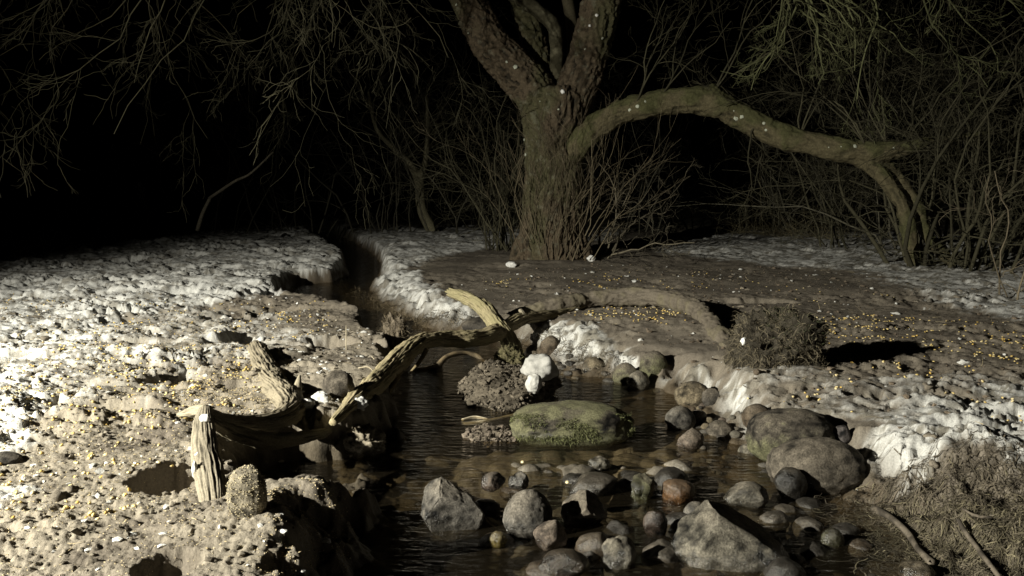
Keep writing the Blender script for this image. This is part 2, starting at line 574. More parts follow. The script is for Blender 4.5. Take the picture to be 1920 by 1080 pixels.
def wiggles(P, D, L, w, r, nseg=7, wander=.55, pull=(0, 0, -.12)):
    """fine roots as wandering ribbons"""
    n = len(P)
    D = D / (np.linalg.norm(D, axis=1)[:, None] + 1e-9)
    side = np.cross(D, r.normal(size=(n, 3)))
    side /= np.linalg.norm(side, axis=1)[:, None] + 1e-9
    c = P.copy()
    Vs = []
    for k in range(nseg + 1):
        ww = (w * (1 - .6 * k / nseg))[:, None]
        Vs += [c - side * ww, c + side * ww]
        D = D + r.normal(size=(n, 3)) * wander + np.array(pull)
        D = D / np.linalg.norm(D, axis=1)[:, None]
        c = c + D * (L / nseg)[:, None]
    V = np.stack(Vs, 1)
    m = 2 * (nseg + 1)
    base = (np.arange(n) * m)[:, None]
    Q = np.concatenate([base + np.array([2 * k, 2 * k + 1, 2 * k + 3, 2 * k + 2]) for k in range(nseg)], 0)
    return V.reshape(-1, 3), Q, m


def join(parts):
    Vs, Qs, n = [], [], 0
    for V, Q in parts:
        Vs.append(V)
        Qs.append(np.asarray(Q) + n)
        n += len(V)
    return np.vstack(Vs), np.vstack(Qs)


def fuse(parts, voxel, smooth=6):
    """melt overlapping tubes into one continuous skin"""
    V, Q = join(parts)
    o = mesh_obj('work', V, Q, M_BARK)
    md = o.modifiers.new('r', 'REMESH')
    md.mode = 'VOXEL'
    md.voxel_size = voxel
    ms = o.modifiers.new('s', 'SMOOTH')
    ms.iterations = smooth
    ms.factor = 0.5
    dg = bpy.context.evaluated_depsgraph_get()
    e = o.evaluated_get(dg)
    me = e.to_mesh()
    V = np.empty(len(me.vertices) * 3, np.float32)
    me.vertices.foreach_get('co', V)
    q = np.empty(len(me.loops), np.int32)
    me.loops.foreach_get('vertex_index', q)
    Nn = np.empty(len(me.vertices) * 3, np.float32)
    me.vertices.foreach_get('normal', Nn)
    npoly = len(me.polygons)
    e.to_mesh_clear()
    me0 = o.data
    bpy.data.objects.remove(o)
    bpy.data.meshes.remove(me0)
    return V.reshape(-1, 3).astype(float), q.reshape(npoly, -1), Nn.reshape(-1, 3).astype(float)


def axis_of(V, paths):
    """direction of the nearest limb for every vertex"""
    Ps = np.vstack(paths)
    Ts = np.vstack([frames(p)[0] for p in paths])
    near = np.empty(len(V), int)
    for a in range(0, len(V), 4000):
        d = ((V[a:a + 4000, None, :] - Ps[None]) ** 2).sum(-1)
        near[a:a + 4000] = d.argmin(1)
    return Ts[near]


def grainwise(V, T, across, along):
    """coordinates stretched along the limb, for furrows that follow it"""
    d = (V * T).sum(1)[:, None] * T
    return (V - d) * across + d * along


def limb(pts, n=40):
    """pts: (px, py, distance, radius in picture pixels) -> path and radii in metres"""
    P = np.array([at(p[0], p[1], p[2]) for p in pts])
    r = np.array([p[3] * p[2] / F for p in pts])
    path = catmull(P, n)
    rr = np.interp(np.linspace(0, len(pts) - 1, n), np.arange(len(pts)), r)
    return path, rr


_ICO = {}


def ico(n):
    if n not in _ICO:
        import bmesh
        bm = bmesh.new()
        bmesh.ops.create_icosphere(bm, subdivisions=n, radius=1.0)
        bm.verts.ensure_lookup_table()
        V = np.array([v.co[:] for v in bm.verts])
        Fc = np.array([[v.index for v in f.verts] for f in bm.faces])
        bm.free()
        _ICO[n] = (V, Fc)
    return _ICO[n]


def stone_shape(seed, half, facets=0, power=2.0, rot=0.0, tilt=0.0, lump=0.10, sub=4, keep=None):
    V, Fc = ico(sub)
    r = np.random.RandomState(seed)
    U = V.copy()
    k = (np.abs(U) ** power).sum(1) ** (1 / power)
    U = U / k[:, None]
    for _ in range(facets):
        n = r.normal(size=3)
        n /= np.linalg.norm(n)
        d = r.uniform(.50, .80)
        over = U @ n - d
        U = U - np.where(over > 0, over * .92, 0)[:, None] * n
    if keep:
        for n, d in keep:
            n = np.array(n, float)
            n /= np.linalg.norm(n)
            over = U @ n - d
            U = U - np.where(over > 0, over * .95, 0)[:, None] * n
    o = r.uniform(0, 50, 3)
    U = U * (1 + lump * fbm(V[:, 0] * 1.3 + o[0], V[:, 1] * 1.3 + o[1], V[:, 2] * 1.3 + o[2], 3))[:, None]
    U = U * (1 + .035 * fbm(V[:, 0] * 6 + o[0], V[:, 1] * 6 + o[1], V[:, 2] * 6 + o[2], 3))[:, None]
    m = np.abs(U).max(0)
    U = U / np.array([U[:, 0].max() - U[:, 0].min(), U[:, 1].max() - U[:, 1].min(), U[:, 2].max() - U[:, 2].min()]) * 2
    U = U - (U.max(0) + U.min(0)) / 2
    c, s_ = math.cos(tilt), math.sin(tilt)
    U = np.stack([U[:, 0] * c - U[:, 2] * s_, U[:, 1], U[:, 0] * s_ + U[:, 2] * c], 1)
    U = U / np.abs(U).max(0)
    U = U * np.array(half)
    c, s_ = math.cos(rot), math.sin(rot)
    return np.stack([U[:, 0] * c - U[:, 1] * s_, U[:, 0] * s_ + U[:, 1] * c, U[:, 2]], 1), Fc


STONE = {'grey': (.125, .115, .10), 'dark': (.06, .054, .046), 'mud': (.115, .10, .08), 'tan': (.17, .14, .095),
         'pale': (.17, .155, .125), 'brown': (.085, .065, .045), 'pink': (.14, .112, .09), 'orange': (.15, .08, .036),
         'red': (.08, .06, .048), 'purple': (.13, .115, .11), 'green': (.062, .06, .036), 'yellow': (.17, .13, .04),
         'seed': (.30, .265, .20)}
MOSS = (.098, .098, .052)


def stone(seed, x0, x1, y0, y1, base, colour, label, depth=0.8, moss=0, name='river_stone', group=None, sink=.35,
          wetall=False, grassy=None, **kw):
    cx = (x0 + x1) / 2
    b = on(cx, y1, WL) if base == 'w' else hit(cx, y1)
    d0 = b[1]
    hwid = (x1 - x0) / 2 * d0 / F
    dc = d0 + hwid * depth * .8
    hwid = (x1 - x0) / 2 * dc / F * 1.05
    p = at(cx, y0, dc)
    top = p[2]
    zb = zw(dc) if base == 'w' else b[2]
    h = max(top - zb, .02)
    zc = zb + h * sink
    V, Fc = stone_shape(seed, (hwid, hwid * depth, top - zc), **kw)
    nrm = V / (np.array((hwid, hwid * depth, top - zc)) ** 2)
    nrm /= np.linalg.norm(nrm, axis=1)[:, None]
    W = V + np.array((p[0], dc, zc))
    n = fbm(W[:, 0] * 9, W[:, 1] * 9, W[:, 2] * 9, 4)
    n3 = fbm(W[:, 0] * 40, W[:, 1] * 40, W[:, 2] * 40, 3)
    base_c = np.array(STONE[colour])
    C = base_c[None] * (.62 + .55 * n + .6 * n3)[:, None]
    mudk = sstep(.1, .8, nrm[:, 2] * .6 + n * .6)
    C = mix(C, np.array((.12, .103, .08)) * (1 + .3 * n3)[:, None], mudk * .5)
    if moss:
        k = sstep(.1, .7, moss * (.45 + .6 * n) + .3 * n3 - .55 * nrm[:, 2] + .15)
        C = mix(C, np.array(MOSS) * (1 + .5 * n3)[:, None], k * .8)
    wet = np.zeros(len(W))
    if base == 'w':
        lvl = zw(W[:, 1])
        wet = sstep(.055, .018, W[:, 2] - lvl + .02 * n3 + .015 * n) * .95
        if wetall:
            wet = np.maximum(wet, .75)
        C = C * (1 - .5 * wet)[:, None]
    o = mesh_obj(name, V, Fc, M_ROCK, None, C, wet)
    o.location = (p[0], dc, zc)
    props(o, label, 'stone', group)
    return o, W, nrm


def polyscatter(px_poly, n, r, a=0.0):
    """n random ground points inside an outline"""
    P = poly_w(px_poly, a)
    lo_, hi_ = P.min(0), P.max(0)
    out = np.empty((0, 2))
    while len(out) < n:
        q = r.uniform(lo_, hi_, (n * 2 + 50, 2))
        out = np.vstack([out, q[sdf(P, q[:, 0], q[:, 1]) < 0]])
    return out[:n]


def scatter_shapes(pts, size, squash, seed, sub=1, flat=None):
    V0, F0 = ico(sub)
    n = len(pts)
    q = np.random.RandomState(seed)
    Vs = V0[None] * (1 + q.normal(size=(n, len(V0), 1)) * .30) * size[:, None, None]
    ang = q.uniform(0, 6.28, n)
    st = np.stack([q.uniform(.7, 1.4, n), q.uniform(.7, 1.2, n), q.uniform(squash[0], squash[1], n)], 1)
    Vs = Vs * st[:, None, :]
    c, s_ = np.cos(ang)[:, None], np.sin(ang)[:, None]
    x, y = Vs[..., 0] * c - Vs[..., 1] * s_, Vs[..., 0] * s_ + Vs[..., 1] * c
    Vs = np.stack([x, y, Vs[..., 2]], -1) + pts[:, None, :]
    Fc = (F0[None] + (np.arange(n) * len(V0))[:, None, None]).reshape(-1, 3)
    return Vs.reshape(-1, 3), Fc, len(V0)


def blades(P, D, L, w, r, nseg=3, droop=.5, curl=.3):
    """ribbon blades: roots P, directions D, lengths L"""
    n = len(P)
    side = np.cross(D, r.normal(size=(n, 3)))
    side /= np.linalg.norm(side, axis=1)[:, None] + 1e-9
    bend = r.normal(size=(n, 3)) * curl
    bend[:, 2] -= droop
    Vs = []
    for k in range(nseg + 1):
        f = k / nseg
        c = P + D * (L * f)[:, None] + bend * (L * f * f)[:, None]
        ww = (w * (1 - .75 * f))[:, None]
        Vs += [c - side * ww, c + side * ww]
    V = np.stack(Vs, 1)
    m = 2 * (nseg + 1)
    base = (np.arange(n) * m)[:, None]
    Q = np.concatenate([base + np.array([2 * k, 2 * k + 1, 2 * k + 3, 2 * k + 2]) for k in range(nseg)], 0)
    return V.reshape(-1, 3), Q, m


# ------------------------------------------------------------------ the old tree
def build_tree():
    d = 8.5
    base = hit(1035, 492)
    root = thing('willow_tree', 'old forked willow with a long limb arching to the right', 'tree', (base[0], d, base[2]))
    trunk = limb([(1036, 520, d, 73.1), (1036, 492, d, 66.1), (1035, 460, d, 59.2), (1036, 400, d, 53.9), (1038, 330, d, 50.5),
                  (1040, 260, d, 52.2), (1038, 200, d, 57.4), (1036, 172, d, 52.2)], 46)
    fl = limb([(1030, 250, d, 36.5), (1005, 178, d, 36.5), (962, 128, d, 34.4), (922, 85, d, 32.2), (897, 40, d, 29.2),
               (868, -20, d, 27.8), (820, -110, d - .1, 24.9), (700, -230, d - .8, 20.5)], 46)
    fr = limb([(1050, 250, d, 35.9), (1078, 175, d, 34.4), (1100, 115, d, 32.9), (1118, 50, d, 32.9), (1132, -20, d, 32.2),
               (1150, -140, d, 28.5), (1190, -260, d + .2, 22.4)], 40)
    fb = limb([(1040, 230, d + .15, 17.2), (1012, 120, d + .30, 19.5), (992, 50, d + .35, 18.9), (975, -20, d + .45, 18.3),
               (950, -140, d + .6, 14.9)], 30)
    paths = [trunk, fl, fr, fb]
    tubes = [tube(p, r, 20) for p, r in paths]
    # buttresses at the foot
    for bx, w in ((972, 24), (1000, 30), (1060, 28), (1098, 20), (1030, 26)):
        p = limb([(bx * .5 + 518, 420, d - .05, w * .5), (bx * .92 + 83, 470, d - .1, w * .7), (bx * .96 + 41, 508, d - .16, w * .8)], 12)
        tubes.append(tube(p[0], p[1], 12))
    V, Q, Nn = fuse(tubes, .0125, 5)
    T = axis_of(V, [p[0] for p in paths])
    g = grainwise(V, T, 21, 2.6)
    wob = fbm(V[:, 0] * 5, V[:, 1] * 5, V[:, 2] * 5, 3)
    ridge = fbm(g[:, 0] + wob, g[:, 1], g[:, 2], 3, .5, True)
    g2 = grainwise(V, T, 40, 14)
    small = fbm(g2[:, 0], g2[:, 1], g2[:, 2], 2)
    V2 = V + Nn * (.028 * (ridge - .5) + .012 * wob + .006 * small)[:, None]
    C = mix((.022, .019, .014), (.085, .066, .044), sstep(-.2, 1.1, ridge + .4 * small))
    mo = sstep(.0, .5, fbm(V[:, 0] * 2.2, V[:, 1] * 2.2, V[:, 2] * 1.6, 4) + .12)
    C = mix(C, (.06, .062, .03), mo * .65)
    li = sstep(.40, .55, fbm(V[:, 0] * 16, V[:, 1] * 16, V[:, 2] * 16, 2) + .05 * mo)
    C = mix(C, (.18, .18, .135), li * .3)
    mesh_obj('trunk', V2, Q, M_BARK, root, C, 0)
    # the arching limb and the boughs that droop from it to the ground
    d = 8.4
    arch = limb([(1060, 315, d, 20.2), (1085, 268, d - .1, 22.4), (1125, 232, d - .15, 22.4), (1185, 205, d - .2, 22.4), (1260, 190, d - .25, 23.2),
                 (1330, 192, d - .3, 24.0), (1385, 215, d - .3, 22.4), (1450, 250, d - .35, 21.7), (1520, 268, d - .4, 20.9),
                 (1600, 284, d - .45, 20.2), (1680, 282, d - .5, 17.0), (1752, 262, d - .5, 6.0), (1850, 250, d - .5, 3.0)], 60)
    b1 = limb([(1560, 278, d - .42, 15.5), (1625, 305, d - .45, 14.6), (1672, 352, d - .5, 12.9), (1700, 415, d - .5, 12.0),
               (1716, 505, d - .5, 12.9)], 24)
    b2 = limb([(1625, 290, d - .45, 12.0), (1678, 325, d - .4, 10.3), (1718, 385, d - .4, 9.5), (1738, 440, d - .4, 9.5),
               (1792, 500, d - .4, 10.3)], 24)
    knob = limb([(1325, 190, d - .3, 20), (1345, 168, d - .32, 12)], 5)
    ps = [arch, b1, b2, knob]
    V, Q, Nn = fuse([tube(p, r, 16) for p, r in ps], .0125, 4)
    T = axis_of(V, [p[0] for p in ps])
    g = grainwise(V, T, 20, 3)
    ridge = fbm(g[:, 0], g[:, 1], g[:, 2], 3, .5, True)
    wob = fbm(V[:, 0] * 5, V[:, 1] * 5, V[:, 2] * 5, 3)
    V2 = V + Nn * (.010 * (ridge - .5) + .020 * wob)[:, None]
    C = mix((.045, .04, .024), (.10, .086, .05), sstep(-.2, 1.1, ridge))
    mo = sstep(-.35, .35, Nn[:, 2] * .6 + wob)
    C = mix(C, (.062, .065, .028), mo * .75)
    mesh_obj('arching_limb', V2, Q, M_BARK, root, C, 0)
    # crooked limb in the fork
    lm = limb([(930, -30, 8.9, 12), (975, -2, 8.8, 12), (1015, 25, 8.7, 12), (1038, 50, 8.6, 13), (1043, 90, 8.6, 12),
               (1043, 150, 8.6, 13)], 40)
    V, Q = tube(lm[0], lm[1], 14)
    wob = fbm(V[:, 0] * 14, V[:, 1] * 14, V[:, 2] * 14, 3)
    mesh_obj('limb', V + (wob * .012)[:, None], Q, M_BARK, root, mix((.05, .045, .028), (.13, .12, .08), sstep(-.2, .6, wob)), 0)
    lm = limb([(1060, 190, 8.75, 14), (1075, 100, 8.85, 12), (1068, 20, 9.0, 11), (1050, -60, 9.1, 10)], 20)
    V, Q = tube(lm[0], lm[1], 10)
    mesh_obj('limb', V, Q, M_BARK, root, (.08, .07, .045), 0)
    # pale lichen rosettes and flecks of snow caught on the bark
    r = np.random.RandomState(3)
    spots = [(1380, 222, 8, 1), (1391, 219, 6, 1), (1376, 208, 3, 1), (1432, 231, 5, 1), (1436, 244, 4, 1),
             (1604, 274, 6, 1), (1676, 278, 4, 1), (1554, 276, 2, 1), (1752, 254, 4, 1), (1577, 275, 2, 1),
             (1195, 199, 6, 1), (1180, 206, 5, 1), (1210, 190, 4, 1), (966, 125, 8, 1), (950, 116, 4, 1),
             (1119, 29, 7, 2), (1106, 48, 5, 2), (1130, 72, 4, 1), (1055, 172, 9, 2), (878, 62, 3, 1), (1097, 92, 3, 1),
             (983, 262, 4, 1), (985, 290, 5, 1), (1047, 205, 3, 1), (856, 8, 5, 1), (1012, 190, 3, 1)]
    from mathutils.bvhtree import BVHTree
    bms = []
    for o in root.children:
        if o.name.split('.')[0] in ('trunk', 'arching_limb'):
            vs = [tuple(v.co) for v in o.data.vertices]
            bms.append((o, BVHTree.FromPolygons(vs, [tuple(p.vertices) for p in o.data.polygons])))
    from mathutils import Vector
    for px, py, rp, kind in spots:
        best = None
        dr = Vector(ray(px, py)).normalized()
        for po, b in bms:
            h = b.ray_cast(Vector((0, 0, CAM_Z)), dr)
            if h[0] is not None and (best is None or h[3] < best[3]):
                best, host = h, po
        if best is None:
            continue
        p, n = np.array(best[0]), np.array(best[1])
        rad = rp * best[3] / F * .62
        W, Fc = stone_shape(r.randint(9999), (rad, rad, rad), 0, 2.0, 0, 0, .5, 2)
        W = W - .72 * (W @ n)[:, None] * n if kind == 1 else W * .8
        mesh_obj('lichen_patch' if kind == 1 else 'snow_fleck', W + p, Fc, M_SNOW, host,
                 (.42, .44, .36) if kind == 1 else (.75, .75, .74), 0)
    return root


TREE = build_tree()


# ------------------------------------------------------------------ twigs
class Twigs:
    def __init__(self, seed):
        self.r = np.random.RandomState(seed)
        self.V, self.Q, self.n, self.C = [], [], 0, []

    def add(self, P, rad, seg=3, c=(.1, .095, .055)):
        V, Q = tube(P, rad, seg, False)
        self.V.append(V)
        self.Q.append(Q + self.n)
        self.C.append(np.broadcast_to(np.array(c) * self.r.uniform(.65, 1.35), (len(V), 3)))
        self.n += len(V)

    def grow(self, p, d, L, rad, lvl, kids=6, wander=.25, up=0.0, spread=.7, shrink=.55, c=(.1, .095, .055), step=7,
             start=.15):
        r = self.r
        n = max(4, int(step))
        P = [np.array(p, float)]
        d = np.array(d, float) / np.linalg.norm(d)
        for i in range(n):
            d = d + r.normal(size=3) * wander * np.array((1, .8, 1))
            d[2] += up
            d /= np.linalg.norm(d)
            P.append(P[-1] + d * L / n)
        P = np.array(P)
        rr = np.linspace(rad, max(rad * .35, .0011), n + 1)
        self.add(P, rr, 5 if rad > .012 else (4 if rad > .006 else 3), c)
        if lvl > 0:
            k = max(1, int(r.poisson(kids)))
            for _ in range(k):
                f = r.uniform(start, 1)
                i = min(int(f * n), n - 1)
                q = P[i] + (P[i + 1] - P[i]) * (f * n - i)
                t_ = P[i + 1] - P[i]
                t_ = t_ / np.linalg.norm(t_)
                s_ = r.normal(size=3)
                s_ -= t_ * np.dot(s_, t_)
                s_ /= np.linalg.norm(s_) + 1e-9
                dd = t_ + s_ * spread * r.uniform(.5, 1.4)
                self.grow(q, dd, L * shrink * r.uniform(.5, 1.2), max(rr[i] * .6, .0015), lvl - 1, kids * .8, wander, up,
                          spread, shrink, c, step - 1, start)

    def done(self, name, parent):
        return mesh_obj(name, np.vstack(self.V), np.vstack(self.Q), M_TWIG, parent, np.vstack(self.C), 0)


OLIVE, LICH, DUSK = (.052, .048, .03), (.095, .098, .05), (.07, .065, .047)


def tree_twigs():
    # drooping boughs at the upper left, hung from the far end of the left fork
    starts = [(520, -160, 6.2), (330, -140, 5.6), (150, -120, 5.4), (620, -140, 6.8), (240, -140, 6.4), (60, -100, 6.0),
              (430, -130, 5.6), (560, -100, 5.9), (700, -130, 7.4)]
    hub = at(700, -230, 7.7)
    tips = [(440, 190, -.2), (110, 210, 0), (20, 150, .2), (560, 190, .1), (180, 150, .2), (-40, 90, 0), (330, 160, 0),
            (640, 150, -.1), (760, 140, .2)]
    for k, ((px, py, d), (tx, ty, dd)) in enumerate(zip(starts, tips)):
        tw = Twigs(100 + k)
        a, b = at(px, py, d), at(tx, ty, d + dd)
        mid = (hub + a) / 2 + np.array((0, 0, .15))
        P = catmull([hub, mid, a], 12)
        tw.add(P, np.linspace(.05, .02, 12), 6, OLIVE)
        for j in range(4):
            q = a + (hub - a) * tw.r.uniform(0, .22)
            tgt = b + tw.r.normal(size=3) * np.array((.45, .4, .22))
            v = tgt - q
            tw.grow(q, v + np.array((0, 0, .3)), np.linalg.norm(v) * tw.r.uniform(.75, 1.1), .0065, 3, 4.4, .26, -.04, .55,
                    .5, (.042, .039, .024), 9, .1)
        tw.done('drooping_bough', TREE)
    # twigs on the arching limb and upper right of the tree
    for k, (px, py, d, vx, vz, L) in enumerate([(1195, 190, 8.1, .6, .8, 1.1), (1240, 180, 8.1, .2, .9, .9),
                                                (1340, 170, 8.1, .7, .9, 1.5), (1500, 255, 8.0, .2, 1, 1.2), (1620, 268, 7.9, -.5, 1, 1.5),
                                                (1660, 266, 7.9, -.3, 1.1, 1.6), (1700, 268, 7.9, .3, 1, 1.5), (1420, 230, 8.0, .5, -.5, .8)]):
        tw = Twigs(200 + k)
        for j in range(3):
            tw.grow(at(px, py, d), (vx + tw.r.normal() * .25, tw.r.normal() * .3, vz), L, .010, 3, 4.5, .2, .01, .7, .5, OLIVE, 8)
        tw.done('limb_twig', TREE)
    # mossy hanging twigs at the top right, from the right fork
    tw = Twigs(230)
    hub = at(1190, -260, 8.7)
    for k, (px, py, tx, ty, d) in enumerate([(1480, -60, 1470, 150, 7.0), (1500, -40, 1560, 180, 6.9), (1540, -60, 1600, 150, 7.2),
                                             (1600, -80, 1760, 160, 7.2), (1470, -80, 1540, 120, 6.8), (1700, -80, 1860, 170, 7.2)]):
        a = at(px, py, d)
        tw.add(catmull([hub, (hub + a) / 2 + np.array((0, 0, .3)), a], 10), np.linspace(.05, .018, 10), 6, LICH)
        v = at(tx, ty, d) - a
        for j in range(3):
            tw.grow(a, v + np.array((0, 0, .1)) + tw.r.normal(size=3) * .12, np.linalg.norm(v), .012, 3, 6, .22, -.03, .75, .36, LICH, 9, .2)
    tw.done('mossy_bough', TREE)
    # suckers up the trunk
    tw = Twigs(240)
    for k in range(26):
        px = tw.r.uniform(970, 1112)
        q = at(px, tw.r.uniform(440, 492), 8.12 - .1 * tw.r.rand())
        tw.grow(q, ((px - 1035) / 90, -.12, 1.2), tw.r.uniform(.5, 1.3), .006, 2, 4, .13, .02, .5, .5, (.12, .10, .065), 8)
    for k in range(40):
        px = tw.r.uniform(1000, 1100)
        q = at(px, tw.r.uniform(260, 430), 8.06)
        tw.grow(q, (tw.r.normal() * .3, -.1, 1), tw.r.uniform(.25, .6), .003, 1, 4, .2, .02, .7, .5, (.10, .08, .055), 6)
    tw.done('trunk_suckers', TREE)['kind'] = 'stuff'


tree_twigs()


def shrub(seed, px, py, stems, hgt, fan, label, name='bare_shrub', c=OLIVE, lean=(0, 0), rad=.012, lvl=3, kids=5.0, width=.15,
          group=None, cat='shrub', wander=.2, up=.0, shrink=.5):
    b = hit(px, py)
    o = thing(name, label, cat, b, group)
    tw = Twigs(seed)
    for k in range(stems):
        r = tw.r
        a = r.uniform(-1, 1)
        q = b + np.array((a * width + r.normal() * .03, r.normal() * width * .6, -.05))
        d = np.array((a * fan + r.normal() * .12 + lean[0], r.normal() * fan * .5 + lean[1], 1.0))
        n = 10
        P = [q]
        d /= np.linalg.norm(d)
        L = hgt * r.uniform(.6, 1.1)
        for i in range(n):
            d = d + r.normal(size=3) * wander
            d[2] += up
            d /= np.linalg.norm(d)
            P.append(P[-1] + d * L / n)
        P = np.array(P)
        rr = np.linspace(rad * r.uniform(.6, 1.2), .003, n + 1)
        st = Twigs(seed * 31 + k)
        st.add(P, rr, 5, c)
        st.done('stem', o)
        for j in range(max(2, int(kids * 1.6))):
            f = r.uniform(.12, 1)
            i = min(int(f * n), n - 1)
            dd = (P[i + 1] - P[i]) * n / L + r.normal(size=3) * .6
            tw.grow(P[i], dd, L * shrink * r.uniform(.4, 1.0), max(.0024, rr[i] * .5), lvl - 1, kids * .8, .27, -.01, .75, .52, c, 8)
    tw.done('twig', o)['kind'] = 'stuff'
    return o


shrub(301, 940, 468, 20, 2.6, .22, 'clump of tall thin shoots standing against the left side of the willow trunk', 'sucker_shrub',
      OLIVE, (-.12, 0), .011, 3, 4, .2)
shrub(302, 1122, 478, 8, 1.5, .55, 'low bare shoots at the right foot of the willow trunk', 'sucker_shrub', (.12, .105, .075), (.25, 0),
      .012, 3, 4, .12)
shrub(303, 1745, 498, 13, 2.8, .5, 'dense bare thicket where the arching limb meets the ground', 'bare_shrub', OLIVE, (-.05, 0), .022, 3, 5, .3)
shrub(304, 1815, 505, 12, 2.9, .45, 'dense bare thicket at the right edge behind the snow', 'bare_shrub', OLIVE, (.1, 0), .018, 3, 5, .35)
shrub(305, 1905, 556, 5, 1.1, .45, 'small bare sapling at the right edge in front of the thicket', 'bare_shrub', (.15, .125, .085), (0, 0), .007, 2, 3, .1)
shrub(306, 1690, 470, 9, 2.6, .5, 'bare shrub close behind the drooping end of the arching limb', 'bare_shrub', DUSK, (-.1, 0), .014, 3, 4.5, .4)
shrub(307, 1600, 462, 10, 3.2, .4, 'tall bare shrub rising behind the arching limb near its right end', 'bare_shrub', OLIVE, (.1, 0), .014, 3, 5, .4)
shrub(308, 1850, 480, 10, 3.4, .4, 'tall bare shrub crowded behind the right edge thicket', 'bare_shrub', OLIVE, (-.1, 0), .016, 3, 5, .4)
for k, (px, py, h_, ln, txt) in enumerate([
        (1300, 434, 2.6, .0, 'dim bare shrub in the dark beneath the arch of the limb'),
        (1440, 436, 2.2, .0, 'dim low shrub behind the snow under the middle of the arching limb'),
        (1560, 440, 2.8, -.1, 'dim bare shrub behind the snow left of the right thicket'),
        (870, 436, 3.2, .0, 'faint tall shrub in the dark between the small tree and willow'),
        (720, 430, 3.0, -.1, 'faint shrub in the dark left of the small forked tree'),
        (560, 430, 3.0, .1, 'faint shrub in the dark above the bend of the stream'),
        (400, 436, 2.4, .0, 'faint shrub in the dark behind the snow left of the stream'),
        (1190, 440, 3.6, .05, 'faint tall shrub in the dark right behind the willow trunk'),
        (1860, 452, 3.4, .0, 'dim tall shrub in the dark behind the right edge thicket')]):
    shrub(320 + k, px, py, 9, h_, .35, txt, 'bare_shrub', DUSK, (ln, 0), .013, 3, 4.2, .5, shrink=.55)


def small_tree():
    b = hit(812, 432)
    o = thing('small_tree', 'small forked bare tree standing in the dark left of the willow', 'tree', b)
    d = b[1]
    ps = [limb([(818, 445, d, 13), (806, 425, d, 11), (790, 390, d, 9.5), (786, 340, d, 9)], 14),
          limb([(786, 345, d, 8), (770, 310, d, 7), (735, 275, d, 5.5), (705, 240, d, 4), (690, 170, d, 3)], 16),
          limb([(787, 345, d, 7), (797, 305, d, 6), (802, 250, d, 4.5), (800, 180, d, 3)], 16)]
    V, Q, Nn = fuse([tube(p, r, 10) for p, r in ps], .02, 3)
    mesh_obj('trunk', V, Q, M_BARK, o, (.17, .155, .1), 0)
    tw = Twigs(400)
    for p, r in ps[1:]:
        for j in range(12):
            i = tw.r.randint(4, 16)
            tw.grow(p[i], (tw.r.normal() * .8, tw.r.normal() * .5, .7), tw.r.uniform(.6, 1.4), .008, 3, 3.6, .2, .02, .7, .5, (.09, .083, .055), 7)
    tw.done('twig', o)['kind'] = 'stuff'


small_tree()


def far_wood():
    b = hit(285, 424)
    o = thing('broken_stump', 'pale leaning broken stump faint in the dark at far left', 'stump', b)
    d = b[1]
    ps = [limb([(292, 435, d, 14), (283, 412, d, 12), (270, 385, d, 9), (262, 340, d, 5)], 14),
          limb([(284, 410, d, 7), (262, 385, d, 5), (246, 372, d, 3)], 8)]
    V, Q, Nn = fuse([tube(p, r, 10) for p, r in ps], .02, 2)
    n = fbm(V[:, 0] * 9, V[:, 1] * 9, V[:, 2] * 4, 3)
    mesh_obj('wood', V + Nn * (n * .03)[:, None], Q, M_WOOD, o, mix((.1, .09, .07), (.24, .22, .19), sstep(-.4, .5, n)), 0)
    p, r = limb([(392, 372, 9.5, 3), (440, 340, 9.4, 2.6), (470, 325, 9.3, 2.2), (512, 285, 9.3, 1.4)], 14)
    V, Q = tube(p, r, 6)
    b2 = limb([(370, 432, 9.6, 4), (380, 400, 9.55, 3.5), (394, 371, 9.5, 3)], 8)
    V2, Q2 = tube(b2[0], b2[1], 6)
    o = thing('dead_branch', 'thin pale dead branch slanting up in the dark at left', 'branch', b2[0][0])
    mesh_obj('stick', *join([(V, Q), (V2, Q2)]), M_TWIG, o, (.09, .08, .06), 0)


far_wood()


